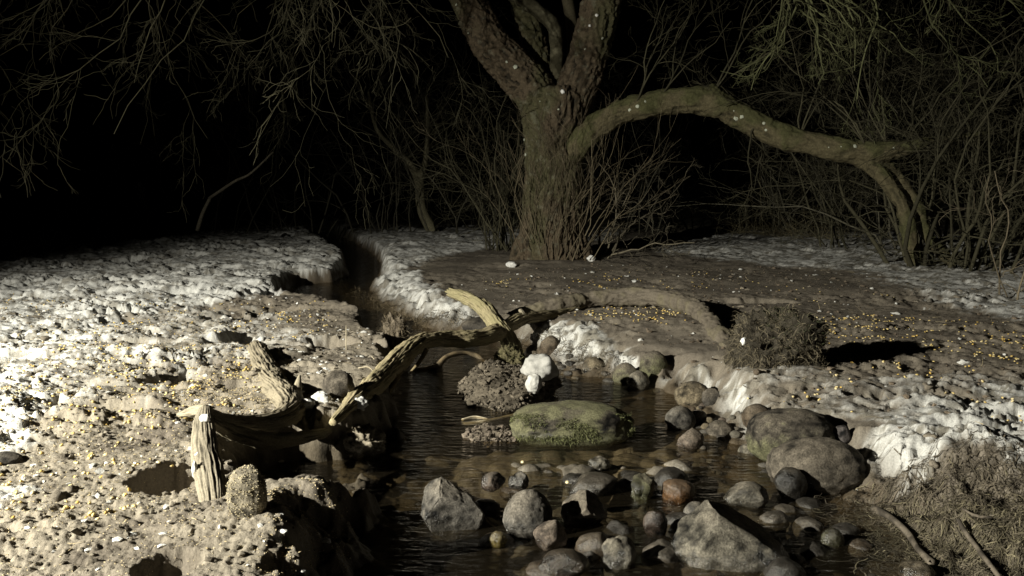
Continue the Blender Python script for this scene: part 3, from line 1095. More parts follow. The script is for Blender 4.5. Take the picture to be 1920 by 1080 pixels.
# ------------------------------------------------------------------ stones
def stones():
    G = STONE
    S_ = stone
    o, W, nr = S_(11, 958, 1186, 753, 834, 'w', 'mud', 'long flat-topped boulder with green moss in the middle of the stream', .5,
                  moss=1.5, power=2.5, lump=.07, sub=5, name='mossy_boulder')
    r = np.random.RandomState(1)
    # short moss on its near face
    f = (nr[:, 1] < -.1) & (nr[:, 2] < .8) & (np.abs(W[:, 0] - W[:, 0].mean()) < .95 * np.ptp(W[:, 0]) / 2) & (W[:, 2] > zw(W[:, 1]) + .02)
    f &= (fbm(W[:, 0] * 7, W[:, 1] * 7, W[:, 2] * 9, 3) > -.05)
    ids = r.choice(np.where(f)[0], 5200)
    P = W[ids] + r.normal(size=(5200, 3)) * .004
    V, Q, m = blades(P, nr[ids] + r.normal(size=(5200, 3)) * .5, r.uniform(.0025, .006, 5200), np.full(5200, .0013), r, 2, .5, .4)
    c = np.repeat(np.array((.095, .10, .045)) * r.uniform(.4, 1.7, (5200, 1)), m, 0)
    mo = mesh_obj('moss', V - np.array(o.location), Q, M_FIBRE, None, c, 0)
    mo.parent = o
    mo['kind'] = 'stuff'
    S_(12, 1404, 1566, 767, 862, 'g', 'mud', 'rounded mossy boulder on the right bank above the muddy one', .8, moss=.8, lump=.06, sub=5,
       name='mossy_boulder', power=2.3)
    S_(13, 1446, 1626, 822, 925, 'w', 'mud', 'broad mud-coated boulder at the water edge below the mossy one', .7, lump=.07, sub=5,
       name='muddy_boulder', power=2.3)
    S_(14, 1262, 1478, 948, 1066, 'w', 'pale', 'largest pale wedge-shaped boulder at the bottom of the stream', .55, facets=2, sub=5,
       lump=.12, power=2.6, name='wedge_boulder', keep=[((.62, -.1, .78), .30), ((-.75, -.2, .55), .72), ((.1, -.8, .55), .62)])
    S_(20, 786, 908, 888, 994, 'w', 'grey', 'angular grey block nearest the left bank in the stream', .7, facets=5, sub=5, lump=.04,
       tilt=.2, power=2.6, name='angular_boulder', keep=[((-.8, -.3, .7), .62), ((.6, -.4, .75), .66), ((.15, -.95, -.1), .6)])
    S_(18, 943, 1036, 917, 1010, 'w', 'grey', 'smooth egg-shaped grey stone right of the angular block', .8, lump=.05, sub=5)
    S_(19, 1052, 1140, 921, 988, 'w', 'mud', 'peaked brown stone right of the smooth grey one', .8, facets=3, sub=5, keep=[((-.6, -.3, .7), .6), ((.7, -.3, .6), .6)])
    S_(21, 1000, 1068, 975, 1036, 'w', 'pink', 'pinkish wedge stone leaning in front of the peaked brown one', .7, facets=4, tilt=.5)
    S_(25, 1128, 1194, 1004, 1066, 'w', 'pale', 'pale pitted stone at the bottom centre of the stream', .7, facets=4, lump=.22)
    S_(26, 1004, 1106, 1030, 1082, 'w', 'brown', 'low wet brown stone at the bottom below the pinkish wedge', .7, wetall=True, sink=.2, facets=3)
    S_(27, 1078, 1150, 998, 1042, 'w', 'brown', 'low wet brown stone left of the pale pitted one', .8, wetall=True, sink=.2, facets=3)
    S_(28, 916, 952, 996, 1028, 'w', 'yellow', 'small yellow mossy stone under the egg-shaped grey one', .8, wetall=True)
    S_(22, 953, 992, 885, 918, 'w', 'grey', 'small ribbed stone behind the egg-shaped grey one', .8, facets=3, lump=.2)
    S_(23, 902, 948, 885, 918, 'w', 'red', 'small reddish stone half in shadow behind the angular block', .8, facets=3)
    S_(24, 1066, 1160, 888, 930, 'w', 'dark', 'low dark wet stone behind the peaked brown one', .8, wetall=True, sink=.2, facets=3)
    S_(29, 1103, 1146, 856, 884, 'w', 'pale', 'small crusty stone alone in the shallow water below the long mossy boulder', .8, lump=.25)
    S_(30, 1183, 1228, 887, 938, 'w', 'green', 'small mossy stone left of the orange one', .8, lump=.25, facets=3, moss=.4)
    S_(31, 1238, 1304, 898, 944, 'w', 'orange', 'orange wet stone in the middle of the stream', .8, wetall=True, facets=3, tilt=.4)
    S_(32, 1206, 1252, 955, 1004, 'w', 'red', 'dark reddish round stone left of the largest wedge boulder', .8, wetall=True, facets=3)
    S_(33, 1356, 1444, 904, 952, 'w', 'pale', 'flat pale wedge stone above the largest boulder', .7, facets=4, tilt=-.25)
    S_(34, 1282, 1330, 941, 985, 'w', 'grey', 'round grey knob touching the top of the largest boulder', .8, facets=3)
    S_(35, 1453, 1514, 877, 938, 'w', 'dark', 'shiny dark upright stone in front of the muddy boulder', .7, wetall=True, facets=2)
    S_(36, 1540, 1584, 990, 1024, 'w', 'green', 'small green submerged stone right of the largest boulder', .8, wetall=True, sink=.2)
    S_(37, 1686, 1756, 1054, 1092, 'w', 'tan', 'tan stone cut by the bottom edge below the right bank', .8)
    S_(38, 1266, 1332, 715, 762, 'g', 'tan', 'smooth tan cobble at the foot of the snowy edge', .8, lump=.05, sub=5)
    S_(39, 1316, 1348, 727, 760, 'g', 'dark', 'dark cobble tucked behind the smooth tan one', .8, facets=3)
    S_(40, 1248, 1304, 760, 806, 'g', 'grey', 'rough grey cobble below the smooth tan one', .8, facets=3)
    S_(41, 1270, 1320, 803, 842, 'w', 'pink', 'cobble with a red wet foot beside the long mossy boulder', .8, facets=3)
    S_(42, 1200, 1252, 657, 706, 'g', 'mud', 'domed mossy cobble set into the snowy edge', .8, moss=.7, lump=.06)
    S_(43, 1149, 1197, 679, 724, 'g', 'mud', 'mossy cobble left of the domed one', .8, moss=.6)
    S_(44, 1176, 1218, 694, 730, 'w', 'pale', 'pale cobble at the waterline below the domed mossy one', .8, facets=3)
    S_(45, 1092, 1132, 668, 702, 'w', 'tan', 'tan cobble at the waterline left of the mossy cobbles', .8, facets=3)
    S_(46, 1012, 1048, 628, 666, 'g', 'brown', 'brown round cobble under the snowy edge beside the forked branch', .8, facets=3)
    S_(47, 1070, 1104, 662, 688, 'w', 'dark', 'dark low cobble between the brown and tan cobbles', .8)
    S_(48, 1392, 1446, 757, 800, 'g', 'brown', 'dark brown cobble above the rounded mossy boulder', .8)
    S_(49, 1562, 1594, 797, 832, 'g', 'purple', 'purple-grey stone between the mossy boulder and the snow', .8, facets=4)
    S_(50, 1322, 1376, 788, 822, 'g', 'mud', 'muddy cobble half buried in the gravel left of the rounded mossy boulder', .8, facets=3)
    S_(51, 1296, 1326, 768, 792, 'g', 'grey', 'small grey cobble on the gravel right of the rough grey one', .8)
    S_(52, 1384, 1420, 832, 858, 'g', 'pale', 'small pale stone in the gravel at the left foot of the mossy boulder', .8)
    S_(53, 866, 934, 594, 626, 'g', 'dark', 'flat dark stone at the far waterline behind the forked branch', .6)
    gs, GW, gn = S_(54, 424, 498, 873, 966, 'g', 'seed', 'upright stone thick with pale grain beside the old stump', .7, sub=5, lump=.10, power=2.4,
       name='grain_covered_stone')
    r = np.random.RandomState(54)
    n = 900
    ids = r.choice(np.where(gn[:, 2] > -.3)[0], n)
    P = GW[ids] * 1.0 + r.normal(size=(n, 3)) * .001 - np.array(gs.location)
    V, Fc, m = scatter_shapes(P, r.uniform(.0014, .0024, n), (.4, .7), 8)
    g = mesh_obj('grain', V, Fc, M_GRAIN, None, np.repeat(np.array((.36, .31, .20)) * r.uniform(.6, 1.3, (n, 1)), m, 0), 0)
    g.parent = gs
    g['kind'] = 'stuff'
    S_(55, 604, 664, 694, 748, 'g', 'mud', 'mud-topped stone on the left bank near the lower end of the driftwood', .8, lump=.12)
    S_(56, -30, 40, 848, 872, 'g', 'dark', 'dark stone cut by the left edge of the picture', .6)
    # dark wet stones that fill the rapids
    r = np.random.RandomState(77)
    P = polyscatter([(930, 885), (1460, 885), (1560, 960), (1660, 1030), (1700, 1085), (960, 1085), (900, 960)], 60, r, WL)
    big = [on((a_ + b_) / 2, c_, WL)[:2] for a_, b_, c_ in ((786, 908, 980), (943, 1036, 990), (1052, 1140, 975), (1000, 1068, 1020), (1128, 1194, 1050),
           (1238, 1304, 930), (1262, 1478, 1030), (1356, 1444, 940), (1453, 1514, 920), (1183, 1228, 925), (1206, 1252, 990), (1103, 1146, 876))]
    kept = []
    for q in P:
        if min(np.hypot(*(q - b_)) for b_ in big) > .075 and all(np.hypot(*(q - k_)) > .075 for k_ in kept):
            kept.append(q)
    for i, q in enumerate(kept):
        hx = r.uniform(.035, .07)
        V, Fc = stone_shape(600 + i, (hx, hx * r.uniform(.7, 1.), hx * r.uniform(.55, .8)), r.randint(0, 4), 2.2, r.uniform(0, 6), r.normal() * .2, .14, 4)
        n3 = fbm(V[:, 0] * 40 + i, V[:, 1] * 40, V[:, 2] * 40, 3)
        c0 = np.array([STONE['dark'], STONE['brown'], STONE['dark'], STONE['mud']][r.randint(4)]) * .62
        o = mesh_obj('river_stone', V, Fc, M_ROCK, None, c0[None] * (.75 + .5 * n3)[:, None], .7)
        o.location = (q[0], q[1], zw(q[1]) + hx * r.uniform(-.5, .0))
        props(o, 'low dark wet stone filling a gap in the rapids', 'stone', 'dark wet stones of the rapids')
    # pebbles
    r = np.random.RandomState(5)
    sp = [(q, 'g') for q in polyscatter([(1255, 750), (1345, 750), (1420, 800), (1440, 860), (1330, 850), (1265, 830)], 60, r, -.1)]
    sp += [(q, 'w') for q in polyscatter([(900, 880), (1500, 880), (1640, 1000), (1690, 1080), (950, 1080)], 35, r, WL)]
    sp += [(q, 'w') for q in polyscatter([(1000, 668), (1100, 690), (1250, 730), (1240, 745), (1060, 720), (985, 690)], 30, r, WL)]
    Q = np.array([q for q, _ in sp])
    zz = land(Q[:, 0], Q[:, 1])
    cols = ['grey', 'mud', 'brown', 'dark', 'tan', 'pink', 'pale']
    protos = []
    for k in range(10):
        V, Fc = stone_shape(900 + k, (1, .85, .6), 3 if k % 2 else 0, 2.2, 0, 0, .15, 2)
        n3 = fbm(V[:, 0] * 3 + k, V[:, 1] * 3, V[:, 2] * 3, 3)
        C = np.array(STONE[cols[k % 7]])[None] * (.8 + .5 * n3)[:, None]
        protos.append((V, Fc, C))
    me = {}
    for i, (q, b) in enumerate(sp):
        k = r.randint(10)
        key = (k, b)
        rad = r.uniform(.008, .024) if b == 'g' else r.uniform(.012, .035)
        if key not in me:
            o = mesh_obj('pebble', protos[k][0], protos[k][1], M_ROCK, None, protos[k][2] * (1 if b == 'g' else .7), 0 if b == 'g' else .8)
            me[key] = o.data
        else:
            o = bpy.data.objects.new('pebble', me[key])
            COL.objects.link(o)
        o.location = (q[0], q[1], zz[i] + rad * .3)
        o.scale = (rad, rad, rad)
        o.rotation_euler = (0, 0, r.uniform(0, 6.28))
        if b == 'g':
            props(o, 'small muddy pebble on the gravel shore left of the mossy boulder' if Q[i, 1] < 4.4 else 'small muddy pebble on the gravel shore', 'pebble', 'pebbles on the gravel shore')
        else:
            props(o, 'small wet pebble among the stones in the stream' if Q[i, 1] < 3.6 else 'small wet pebble along the foot of the snowy edge', 'pebble',
                  'pebbles in the stream' if Q[i, 1] < 3.6 else 'pebbles below the snowy edge')


stones()


# ------------------------------------------------------------------ driftwood, logs, stump
def wood_skin(V, Nn, T, amp, fine, ca, cb, moss=0., across=60, along=6):
    g = grainwise(V, T, across, along)
    ridge = fbm(g[:, 0], g[:, 1], g[:, 2], 3, .55, True)
    wob = fbm(V[:, 0] * 11, V[:, 1] * 11, V[:, 2] * 11, 3)
    V2 = V + Nn * (fine * (ridge - .5) + amp * wob)[:, None]
    C = mix(ca, cb, sstep(-.1, 1.1, ridge + .4 * wob))
    if moss:
        C = mix(C, (.16, .15, .055), sstep(.0, .6, wob + .1) * moss)
    return V2, C


def woods():
    # forked driftwood across the stream
    main = [(624, 792, 2.91, 7), (665, 753, 3.15, 16), (700, 722, 3.4, 18), (745, 677, 3.75, 19), (785, 643, 4.05, 16),
            (830, 636, 4.25, 14), (880, 636, 4.4, 16), (925, 626, 4.6, 16), (958, 608, 4.8, 13), (985, 596, 4.95, 11), (1030, 591, 5.15, 9), (1070, 583, 5.35, 6), (1112, 564, 5.5, 2)]
    o = thing('driftwood_branch', 'forked driftwood branch bridging the stream', 'branch', at(626, 790, 2.92))
    V, Q, C = fibre(main, 90, 320, .85, None, 21, .14, .22, (.085, .07, .043), (.36, .305, .19), .3, .25, .8)
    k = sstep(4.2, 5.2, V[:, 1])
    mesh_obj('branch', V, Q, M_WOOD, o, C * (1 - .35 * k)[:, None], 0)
    V, Q, C = fibre([(968, 676, 4.66, 16), (956, 640, 4.68, 16), (935, 612, 4.72, 16), (905, 577, 4.82, 14), (880, 562, 4.9, 11), (842, 548, 5.0, 8)], 72, 150, .9, None, 22, .2, .24,
                    (.075, .062, .036), (.27, .235, .14), .35, .4, 1.5)
    mesh_obj('fork', V, Q, M_WOOD, o, C, 0)
    V, Q, C = fibre([(968, 608, 4.9, 9), (979, 594, 4.93, 8), (975, 580, 4.95, 3)], 24, 24, .9, None, 23, .2, .14)
    mesh_obj('snag', V, Q, M_WOOD, o, C, 0)
    for pts in ([(752, 690, 3.7, 7), (735, 725, 3.62, 6), (712, 765, 3.5, 3)], [(742, 700, 3.6, 6), (716, 730, 3.5, 5), (692, 775, 3.35, 3)],
                [(800, 655, 4.0, 5), (785, 680, 3.95, 4), (768, 700, 3.9, 2)]):
        p, r = limb(pts, 12)
        V, Q = tube(p, r, 7)
        n = fbm(V[:, 0] * 40, V[:, 1] * 40, V[:, 2] * 20, 2)
        mesh_obj('splinter', V + (n * .004)[:, None], Q, M_WOOD, o, mix((.10, .08, .045), (.26, .21, .12), sstep(-.3, .4, n)), 0)
    # root that sags into the water under it
    p, r = limb([(775, 698, 4.35, 8), (815, 690, 4.4, 7), (840, 668, 4.5, 5), (880, 662, 4.6, 4), (915, 680, 4.6, 3)], 24)
    V, Q = tube(p, r, 8)
    o = thing('drowned_root', 'thin bent root lying in the water beneath the driftwood', 'root', p[0])
    n = fbm(V[:, 0] * 30, V[:, 1] * 30, V[:, 2] * 30, 2)
    mesh_obj('root', V + (n * .005)[:, None], Q, M_WOOD, o, mix((.09, .07, .045), (.22, .17, .1), sstep(-.3, .4, n)), .3)
    # curved log half sunk in the mud
    lg = limb([(935, 604, 5.25, 8), (985, 586, 5.3, 11), (1040, 573, 5.35, 14), (1110, 561, 5.5, 15), (1190, 556, 5.5, 16), (1255, 562, 5.33, 16),
               (1303, 578, 4.98, 17), (1333, 608, 4.62, 16), (1360, 644, 4.26, 15), (1380, 685, 4.0, 13)], 70)
    V, Q, Nn = fuse([tube(lg[0], lg[1], 16)], .009, 3)
    T = axis_of(V, [lg[0]])
    V2, C = wood_skin(V, Nn, T, .011, .007, (.075, .064, .05), (.125, .107, .083), .15, 40, 6)
    o = thing('curved_log', 'muddy curved log arching over the right bank', 'log', hit(1360, 650))
    mesh_obj('log', V2, Q, M_WOOD, o, C, 0)
    # weathered stump with a bow and a prong on the left bank
    o = thing('driftwood_stump', 'weathered grey stump with a bowed arm and upright prong', 'stump', hit(400, 960))
    arm = [(482, 652, 4.0, 15), (498, 690, 3.68, 19), (514, 720, 3.42, 23), (535, 746, 3.15, 25), (546, 768, 2.98, 22), (518, 786, 2.84, 17),
           (465, 792, 2.72, 13), (415, 784, 2.60, 11), (384, 768, 2.50, 9)]
    V, Q, C = fibre(arm, 110, 240, .85, None, 3, .15, .22, (.045, .039, .028), (.23, .2, .145))
    mesh_obj('bowed_arm', V, Q, M_WOOD, o, C, 0)
    V, Q, C = fibre([(384, 764, 2.50, 8), (381, 790, 2.45, 15), (383, 830, 2.38, 21), (390, 880, 2.28, 23), (398, 930, 2.19, 21), (402, 985, 2.10, 22)], 110, 180, .5,
                    (1, .25, 0), 5, .15, .16, (.045, .04, .03), (.24, .212, .16), 0, .15)
    mesh_obj('prong', V, Q, M_WOOD, o, C, 0)
    V, Q, C = fibre([(392, 786, 2.5, 10), (440, 812, 2.60, 14), (510, 826, 2.72, 15), (590, 815, 2.9, 10), (640, 800, 3.05, 5)], 40, 100, .8, None, 8, .3, .12, (.04, .035, .025), (.20, .175, .12))
    mesh_obj('lower_arm', V, Q, M_WOOD, o, C, 0)
    V, Q, C = fibre([(545, 762, 3.05, 16), (556, 738, 3.15, 9), (562, 704, 3.22, 2)], 32, 50, .7, None, 9, .3, .15)
    mesh_obj('snag', V, Q, M_WOOD, o, C, 0)
    V, Q, C = fibre([(545, 775, 2.98, 16), (590, 795, 3.05, 13), (650, 822, 3.05, 7)], 32, 60, .8, None, 11, .3, .15, (.04, .035, .025), (.20, .175, .12))
    mesh_obj('root', V, Q, M_WOOD, o, C, 0)
    V, Q, C = fibre([(338, 778, 2.62, 6), (360, 772, 2.57, 10), (388, 768, 2.5, 10)], 32, 40, .8, None, 12, .25, .15)
    mesh_obj('snag', V, Q, M_WOOD, o, C, 0)
    r = np.random.RandomState(9)
    for px, py, d, rx, rz in ((510, 730, 3.335, 14, 22), (384, 784, 2.435, 11, 8), (366, 882, 2.265, 6, 20), (370, 856, 2.32, 6, 9)):
        c = at(px, py, d)
        V, Fc = stone_shape(r.randint(999), (rx * d / F, .012, rz * d / F), 0, 2, 0, 0, .35, 3)
        mesh_obj('snow_patch', V + c, Fc, M_SNOW, o, (.78, .78, .76), 0)
    # roots sticking out of the right bank
    for lab, pts in (('thick dark root slanting down from the right bank into the water', [(1640, 955, 2.72, 8), (1672, 972, 2.62, 6), (1702, 1000, 2.5, 7), (1722, 1030, 2.4, 6), (1748, 1056, 2.36, 8)]),
                     ('dark root hanging from the right bank at the bottom right', [(1798, 975, 2.3, 4), (1812, 1000, 2.2, 5), (1838, 1035, 2.12, 5), (1868, 1075, 2.05, 5), (1890, 1110, 2.0, 6)]),
                     ('thin pale root curling on the face of the right bank', [(1806, 955, 2.35, 2), (1830, 966, 2.33, 3), (1860, 972, 2.32, 3)])):
        pts = [(q[0], q[1], max(1.5, hit(q[0], q[1])[1] - .035), q[3]) for q in pts]
        p, rr = limb(pts, 24)
        V, Q = tube(p, rr, 9)
        n = fbm(V[:, 0] * 30, V[:, 1] * 30, V[:, 2] * 30, 3)
        o = thing('exposed_root', lab, 'root', p[0])
        mesh_obj('root', V + np.stack([n, fbm(V[:, 0] * 22 + 9, V[:, 1] * 22, V[:, 2] * 22, 2), -n], 1) * .004, Q, M_WOOD, o, mix((.04, .034, .027), (.13, .11, .085), sstep(-.4, .4, n)), 0)
    # small sticks standing about
    for lab, pts in (('tiny white bent stalk on the left bank above the driftwood end', [(672, 690, 3.5, 1.2), (690, 688, 3.5, 1.2), (702, 698, 3.5, 1)]),
                     ('thin pale curved stalk beside the driftwood branch', [(697, 668, 3.9, 1), (707, 682, 3.8, 1.2), (709, 702, 3.7, 1.2)]),
                     ('pale upright stalk at the edge of the left bank hollow', [(649, 610, 4.2, .8), (649, 650, 4.1, 1), (650, 672, 4.0, 1)]),
                     ('knobbly twig lying in the stream below the turf island', [(866, 788, 3.44, 3), (890, 782, 3.48, 3), (915, 786, 3.45, 2)]),
                     ('long crusted stick lying in the stream left of the mossy boulder', [(850, 797, 3.38, 4), (900, 792, 3.42, 4), (950, 782, 3.5, 4), (990, 772, 3.56, 4)])):
        p, rr = limb(pts, 12)
        V, Q = tube(p, rr, 6)
        o = mesh_obj('stalk', V, Q, M_TWIG, None, (.42, .37, .27), 0)
        props(o, lab, 'stalk')


woods()


# ------------------------------------------------------------------ turf clumps
def clump(name, label, x0, x1, y0, y1, base, seed, colour, depth=.7, lump=.25, hairs=2500, hairc=(.2, .16, .09), hl=(.03, .09), droop=1.0,
          crumb=.03, power=2.2, crumbs=0):
    cx = (x0 + x1) / 2
    b = on(cx, y1, WL) if base == 'w' else hit(cx, y1)
    hwid = (x1 - x0) / 2 * b[1] / F
    dc = b[1] + hwid * depth * .8
    hwid = (x1 - x0) / 2 * dc / F
    top = at(cx, y0, dc)
    zb = zw(dc) if base == 'w' else b[2]
    h = top[2] - zb
    V, Fc = stone_shape(seed, (hwid, hwid * depth, h * .75), 0, power, 0, 0, lump, 5)
    V = V + np.array((0, 0, h * .25))
    nr = V / np.linalg.norm(V, axis=1)[:, None]
    W0 = V + np.array((top[0], dc, zb))
    n = fbm(W0[:, 0] * 48, W0[:, 1] * 48, W0[:, 2] * 48, 4, .65)
    V = V + nr * (n * crumb)[:, None]
    C = mix(np.array(colour) * .55, np.array(colour) * 1.4, sstep(-.5, .6, n))
    o = thing(name, label, 'turf', (top[0], dc, zb))
    m = mesh_obj('soil', V, Fc, M_SOIL, None, C, 0)
    m.parent = o
    r = np.random.RandomState(seed)
    if hairs:
        ids = r.choice(np.where(V[:, 2] > -.02)[0], hairs)
        D = nr[ids] + r.normal(size=(hairs, 3)) * .5
        D /= np.linalg.norm(D, axis=1)[:, None]
        Vb, Q, mm = wiggles(V[ids], D, r.uniform(hl[0], hl[1], hairs) * 1.3, r.uniform(.0007, .0016, hairs), r, 5, .5, (0, 0, -.16 * droop))
        c = np.repeat(np.array(hairc) * r.uniform(.4, 1.5, (hairs, 1)), mm, 0)
        g = mesh_obj('root_fibre', Vb, Q, M_FIBRE, None, c, 0)
        g.parent = o
        g['kind'] = 'stuff'
    if crumbs:
        ids = r.choice(np.where(V[:, 2] > -.02)[0], crumbs)
        Vc, Q, mm = scatter_shapes(V[ids] + r.normal(size=(crumbs, 3)) * .003, r.gamma(2., .0022, crumbs) + .0012, (.5, 1.), seed)
        g = mesh_obj('crumb', Vc, Q, M_SOIL, None, np.repeat(np.array(hairc) * r.uniform(.4, 1.5, (crumbs, 1)), mm, 0), 0, smooth=False)
        g.parent = o
        g['kind'] = 'stuff'
    return o, V, nr, r


def turf():
    o, V, nr, r = clump('turf_clump', 'torn turf clump with dry roots and moss on the right bank', 1362, 1546, 578, 690, 'g', 61,
                        (.042, .037, .028), .7, .35, 3200, (.13, .11, .074), (.015, .055), 2.6, .024, 2.6)
    n = 2600
    ids = r.choice(np.where((V[:, 2] > .08) & (V[:, 0] > -.06))[0], n)
    Vb, Q, mm = blades(V[ids], nr[ids] + r.normal(size=(n, 3)) * .6, r.uniform(.004, .009, n), np.full(n, .0012), r, 2, .3, .6)
    g = mesh_obj('moss', Vb, Q, M_FIBRE, None, np.repeat(np.array((.045, .05, .026)) * r.uniform(.5, 1.6, (n, 1)), mm, 0), 0)
    g.parent = o
    g['kind'] = 'stuff'
    c = hit(1393, 640)
    V2, F2 = stone_shape(5, (.013, .012, .017), 0, 2, 0, 0, .4, 3)
    g = mesh_obj('snow_fleck', V2 + np.array(at(1393, 640, o.location[1] - .19)) - np.array(o.location), F2, M_SNOW, None, (.75, .75, .73), 0)
    g.parent = o
    clump('turf_island', 'crumbly brown turf island in the stream under the driftwood fork', 856, 1056, 684, 770, 'w', 62, (.085, .073, .056), .9, .35, 900,
          (.105, .09, .07), (.004, .016), .4, .014, 2.3, 2200)
    clump('turf_island', 'flat strip of crumbly soil left of the long mossy boulder', 870, 985, 800, 826, 'w', 63, (.10, .085, .066), .5, .3, 200, (.12, .10, .08),
          (.006, .02), .4, .014, 2.2, 700)
    clump('turf_lump', 'mossy turf lump at the foot of the upright fork of the driftwood', 925, 985, 650, 690, 'w', 64, (.09, .08, .045), .8, .2, 700, (.09, .085, .04),
          (.01, .02), .3, .02)
    clump('root_lump', 'ragged root lump hanging into the stream below the snow bank', 716, 762, 590, 668, 'w', 65, (.12, .10, .075), .6, .35, 1200, (.13, .105, .07), (.02, .06), 1.2, .03)
    clump('grain_hump', 'lit grain-strewn hump beyond the stump shadow', 604, 724, 796, 858, 'g', 66, (.20, .175, .135), .8, .25, 900, (.26, .225, .16), (.006, .014), .2, .02)
    # sagging dry grass under the snow bank and roots of the right bank
    r = np.random.RandomState(70)

    def fringe(label, pts, n, L, c, a=-.05, spread=.05, droop=1.3, name='hanging_roots', w=(.0008, .002), cling=False):
        P = catmull(np.array([hit(*p) for p in pts]), n)
        P = P + r.normal(size=P.shape) * spread
        P[:, 2] = land(P[:, 0], P[:, 1]) + r.uniform(-.005, .012, n)
        D = r.normal(size=(n, 3)) * .9 + np.array((-.3, -.45, .3))
        D /= np.linalg.norm(D, axis=1)[:, None]
        Vb, Q, mm = wiggles(P, D, r.uniform(L[0], L[1], n), r.uniform(w[0], w[1], n), r, 7, .55, (0, 0, -.22)) if name == 'hanging_roots' else blades(P, D, r.uniform(L[0], L[1], n), r.uniform(w[0], w[1], n), r, 5, droop, .9)
        if cling:
            zl = land(Vb[:, 0], Vb[:, 1])
            Vb[:, 2] = np.clip(Vb[:, 2], np.maximum(zl, zw(Vb[:, 1])) + .001, np.maximum(zl, zw(Vb[:, 1])) + np.repeat(r.uniform(.003, .016, n), mm))
        cc = np.repeat(np.array(c) * r.uniform(.35, 1.5, (n, 1)), mm, 0)
        o_ = mesh_obj(name, Vb, Q, M_FIBRE, None, cc, 0)
        props(o_, label, 'roots', None, 'stuff')
    fringe('dark fine roots hanging below the snow bank at the stream bend', [(640, 530), (690, 570), (725, 585), (770, 608), (860, 612)], 2600, (.03, .12), (.10, .08, .05), spread=.05)
    fringe('fine dark roots below the snowy edge by the cobbles', [(1000, 640), (1060, 660), (1120, 680), (1200, 705)], 1300, (.02, .06), (.10, .085, .06), spread=.035)
    for k in range(3):
        fringe(('thick mat of dry roots on the face of the right bank', 'dry yellowish roots on the lower right bank', 'dry roots under the snow at the bottom right corner')[k],
               [[(1620, 940), (1700, 950), (1780, 930), (1860, 920), (1930, 930)], [(1650, 985), (1730, 1010), (1800, 1000), (1900, 990), (1940, 1000)],
                [(1730, 1060), (1800, 1050), (1860, 1060), (1930, 1050)]][k], 2000, (.03, .13), [(.085, .072, .053), (.12, .105, .068), (.085, .073, .052)][k], spread=.085, droop=1.0, cling=True)
    fringe('thin dead grass at the edge of the snow under the arching limb', [(1380, 436), (1440, 437), (1500, 440), (1600, 445)], 700, (.15, .5), (.14, .12, .07), spread=.2, droop=.2, name='dead_grass', w=(.002, .004))
    fringe('faint dead grass in the dark behind the left snow', [(100, 445), (300, 436), (480, 430), (620, 428)], 600, (.15, .45), (.12, .11, .06), spread=.3, droop=.2, name='dead_grass', w=(.002, .004))


turf()


# ------------------------------------------------------------------ snow lumps
def snow_lump(seed, x0, x1, y0, y1, label, base='g', depth=.8, d=None, lump=.25, name='snow_lump', group=None, sub=4, colour=(.76, .76, .74)):
    cx = (x0 + x1) / 2
    b = at(cx, y1, d) if d else hit(cx, y1)
    hwid = (x1 - x0) / 2 * b[1] / F
    hh = (y1 - y0) / 2 * b[1] / F
    V, Fc = stone_shape(seed, (hwid, hwid * depth, hh * 1.1), 0, 2.0, 0, 0, lump, sub)
    n = fbm(V[:, 0] * 40, V[:, 1] * 40, V[:, 2] * 40 + seed, 3)
    V = V * (1 + .03 * n)[:, None]
    o = mesh_obj(name, V, Fc, M_SNOW, None, np.array(colour)[None] * (.92 + .2 * n)[:, None], 0)
    o.location = (b[0], b[1] + hwid * depth * .6, b[2] + hh * .85)
    props(o, label, 'snow', group)
    return o


snow_lump(1, 974, 1052, 664, 714, 'white snow cap on the right end of the turf island', d=3.62, colour=(.36, .355, .335))
snow_lump(2, 984, 1018, 700, 736, 'bright rounded snow ball hanging off the turf island', d=3.50, colour=(.45, .445, .42))
snow_lump(3, 580, 622, 734, 764, 'knobbly bright snow lump beside the mud-topped stone', d=3.1)
snow_lump(4, 556, 590, 748, 770, 'small ragged ice piece left of the knobbly snow lump', d=3.02)
snow_lump(5, 966, 996, 462, 480, 'grey snow lump at the left foot of the willow')
snow_lump(6, 948, 970, 490, 502, 'small bright snow lump on the mud before the willow')
snow_lump(7, 1100, 1118, 478, 490, 'small snow lump at the right foot of the willow')
snow_lump(10, 648, 690, 745, 772, 'ragged ice under the lower end of the driftwood', d=3.1, lump=.4)

r = np.random.RandomState(12)


def drop(Q, size, k=.3):
    z_ = land(Q[:, 0], Q[:, 1])
    return np.column_stack([Q, z_ + size * k])


# crumbs of snow and soil kicked over the banks: far too many to count
LEFT_BANK = [(-60, 560), (200, 560), (540, 560), (700, 620), (700, 760), (600, 770), (480, 830), (380, 960), (640, 960), (660, 1090), (-200, 1090)]
RIGHT_BANK = [(850, 520), (1100, 500), (1500, 500), (2000, 560), (2000, 900), (1640, 900), (1400, 760), (1200, 640), (1000, 590)]
Q1 = polyscatter(LEFT_BANK, 4200, r)
sz = np.minimum(r.gamma(1.6, .0030, 4200) + .0015, .011)
V, Fc, m = scatter_shapes(drop(Q1, sz, .1), sz, (.35, .75), 1)
c = np.repeat(np.where(r.rand(4200, 1) < .25, np.array((.66, .655, .63)), np.array((.22, .195, .155))) * r.uniform(.6, 1.15, (4200, 1)), m, 0)
props(mesh_obj('bank_crumbs', V, Fc, M_SOIL, None, c, 0, smooth=False), 'crumbs of snow and frozen soil strewn over the left bank', 'crumbs', None, 'stuff')
Q1 = np.vstack([polyscatter(LEFT_BANK, 260, r), polyscatter(RIGHT_BANK, 140, r)])
sz = r.uniform(.008, .026, 400) * r.uniform(.5, 1, 400)
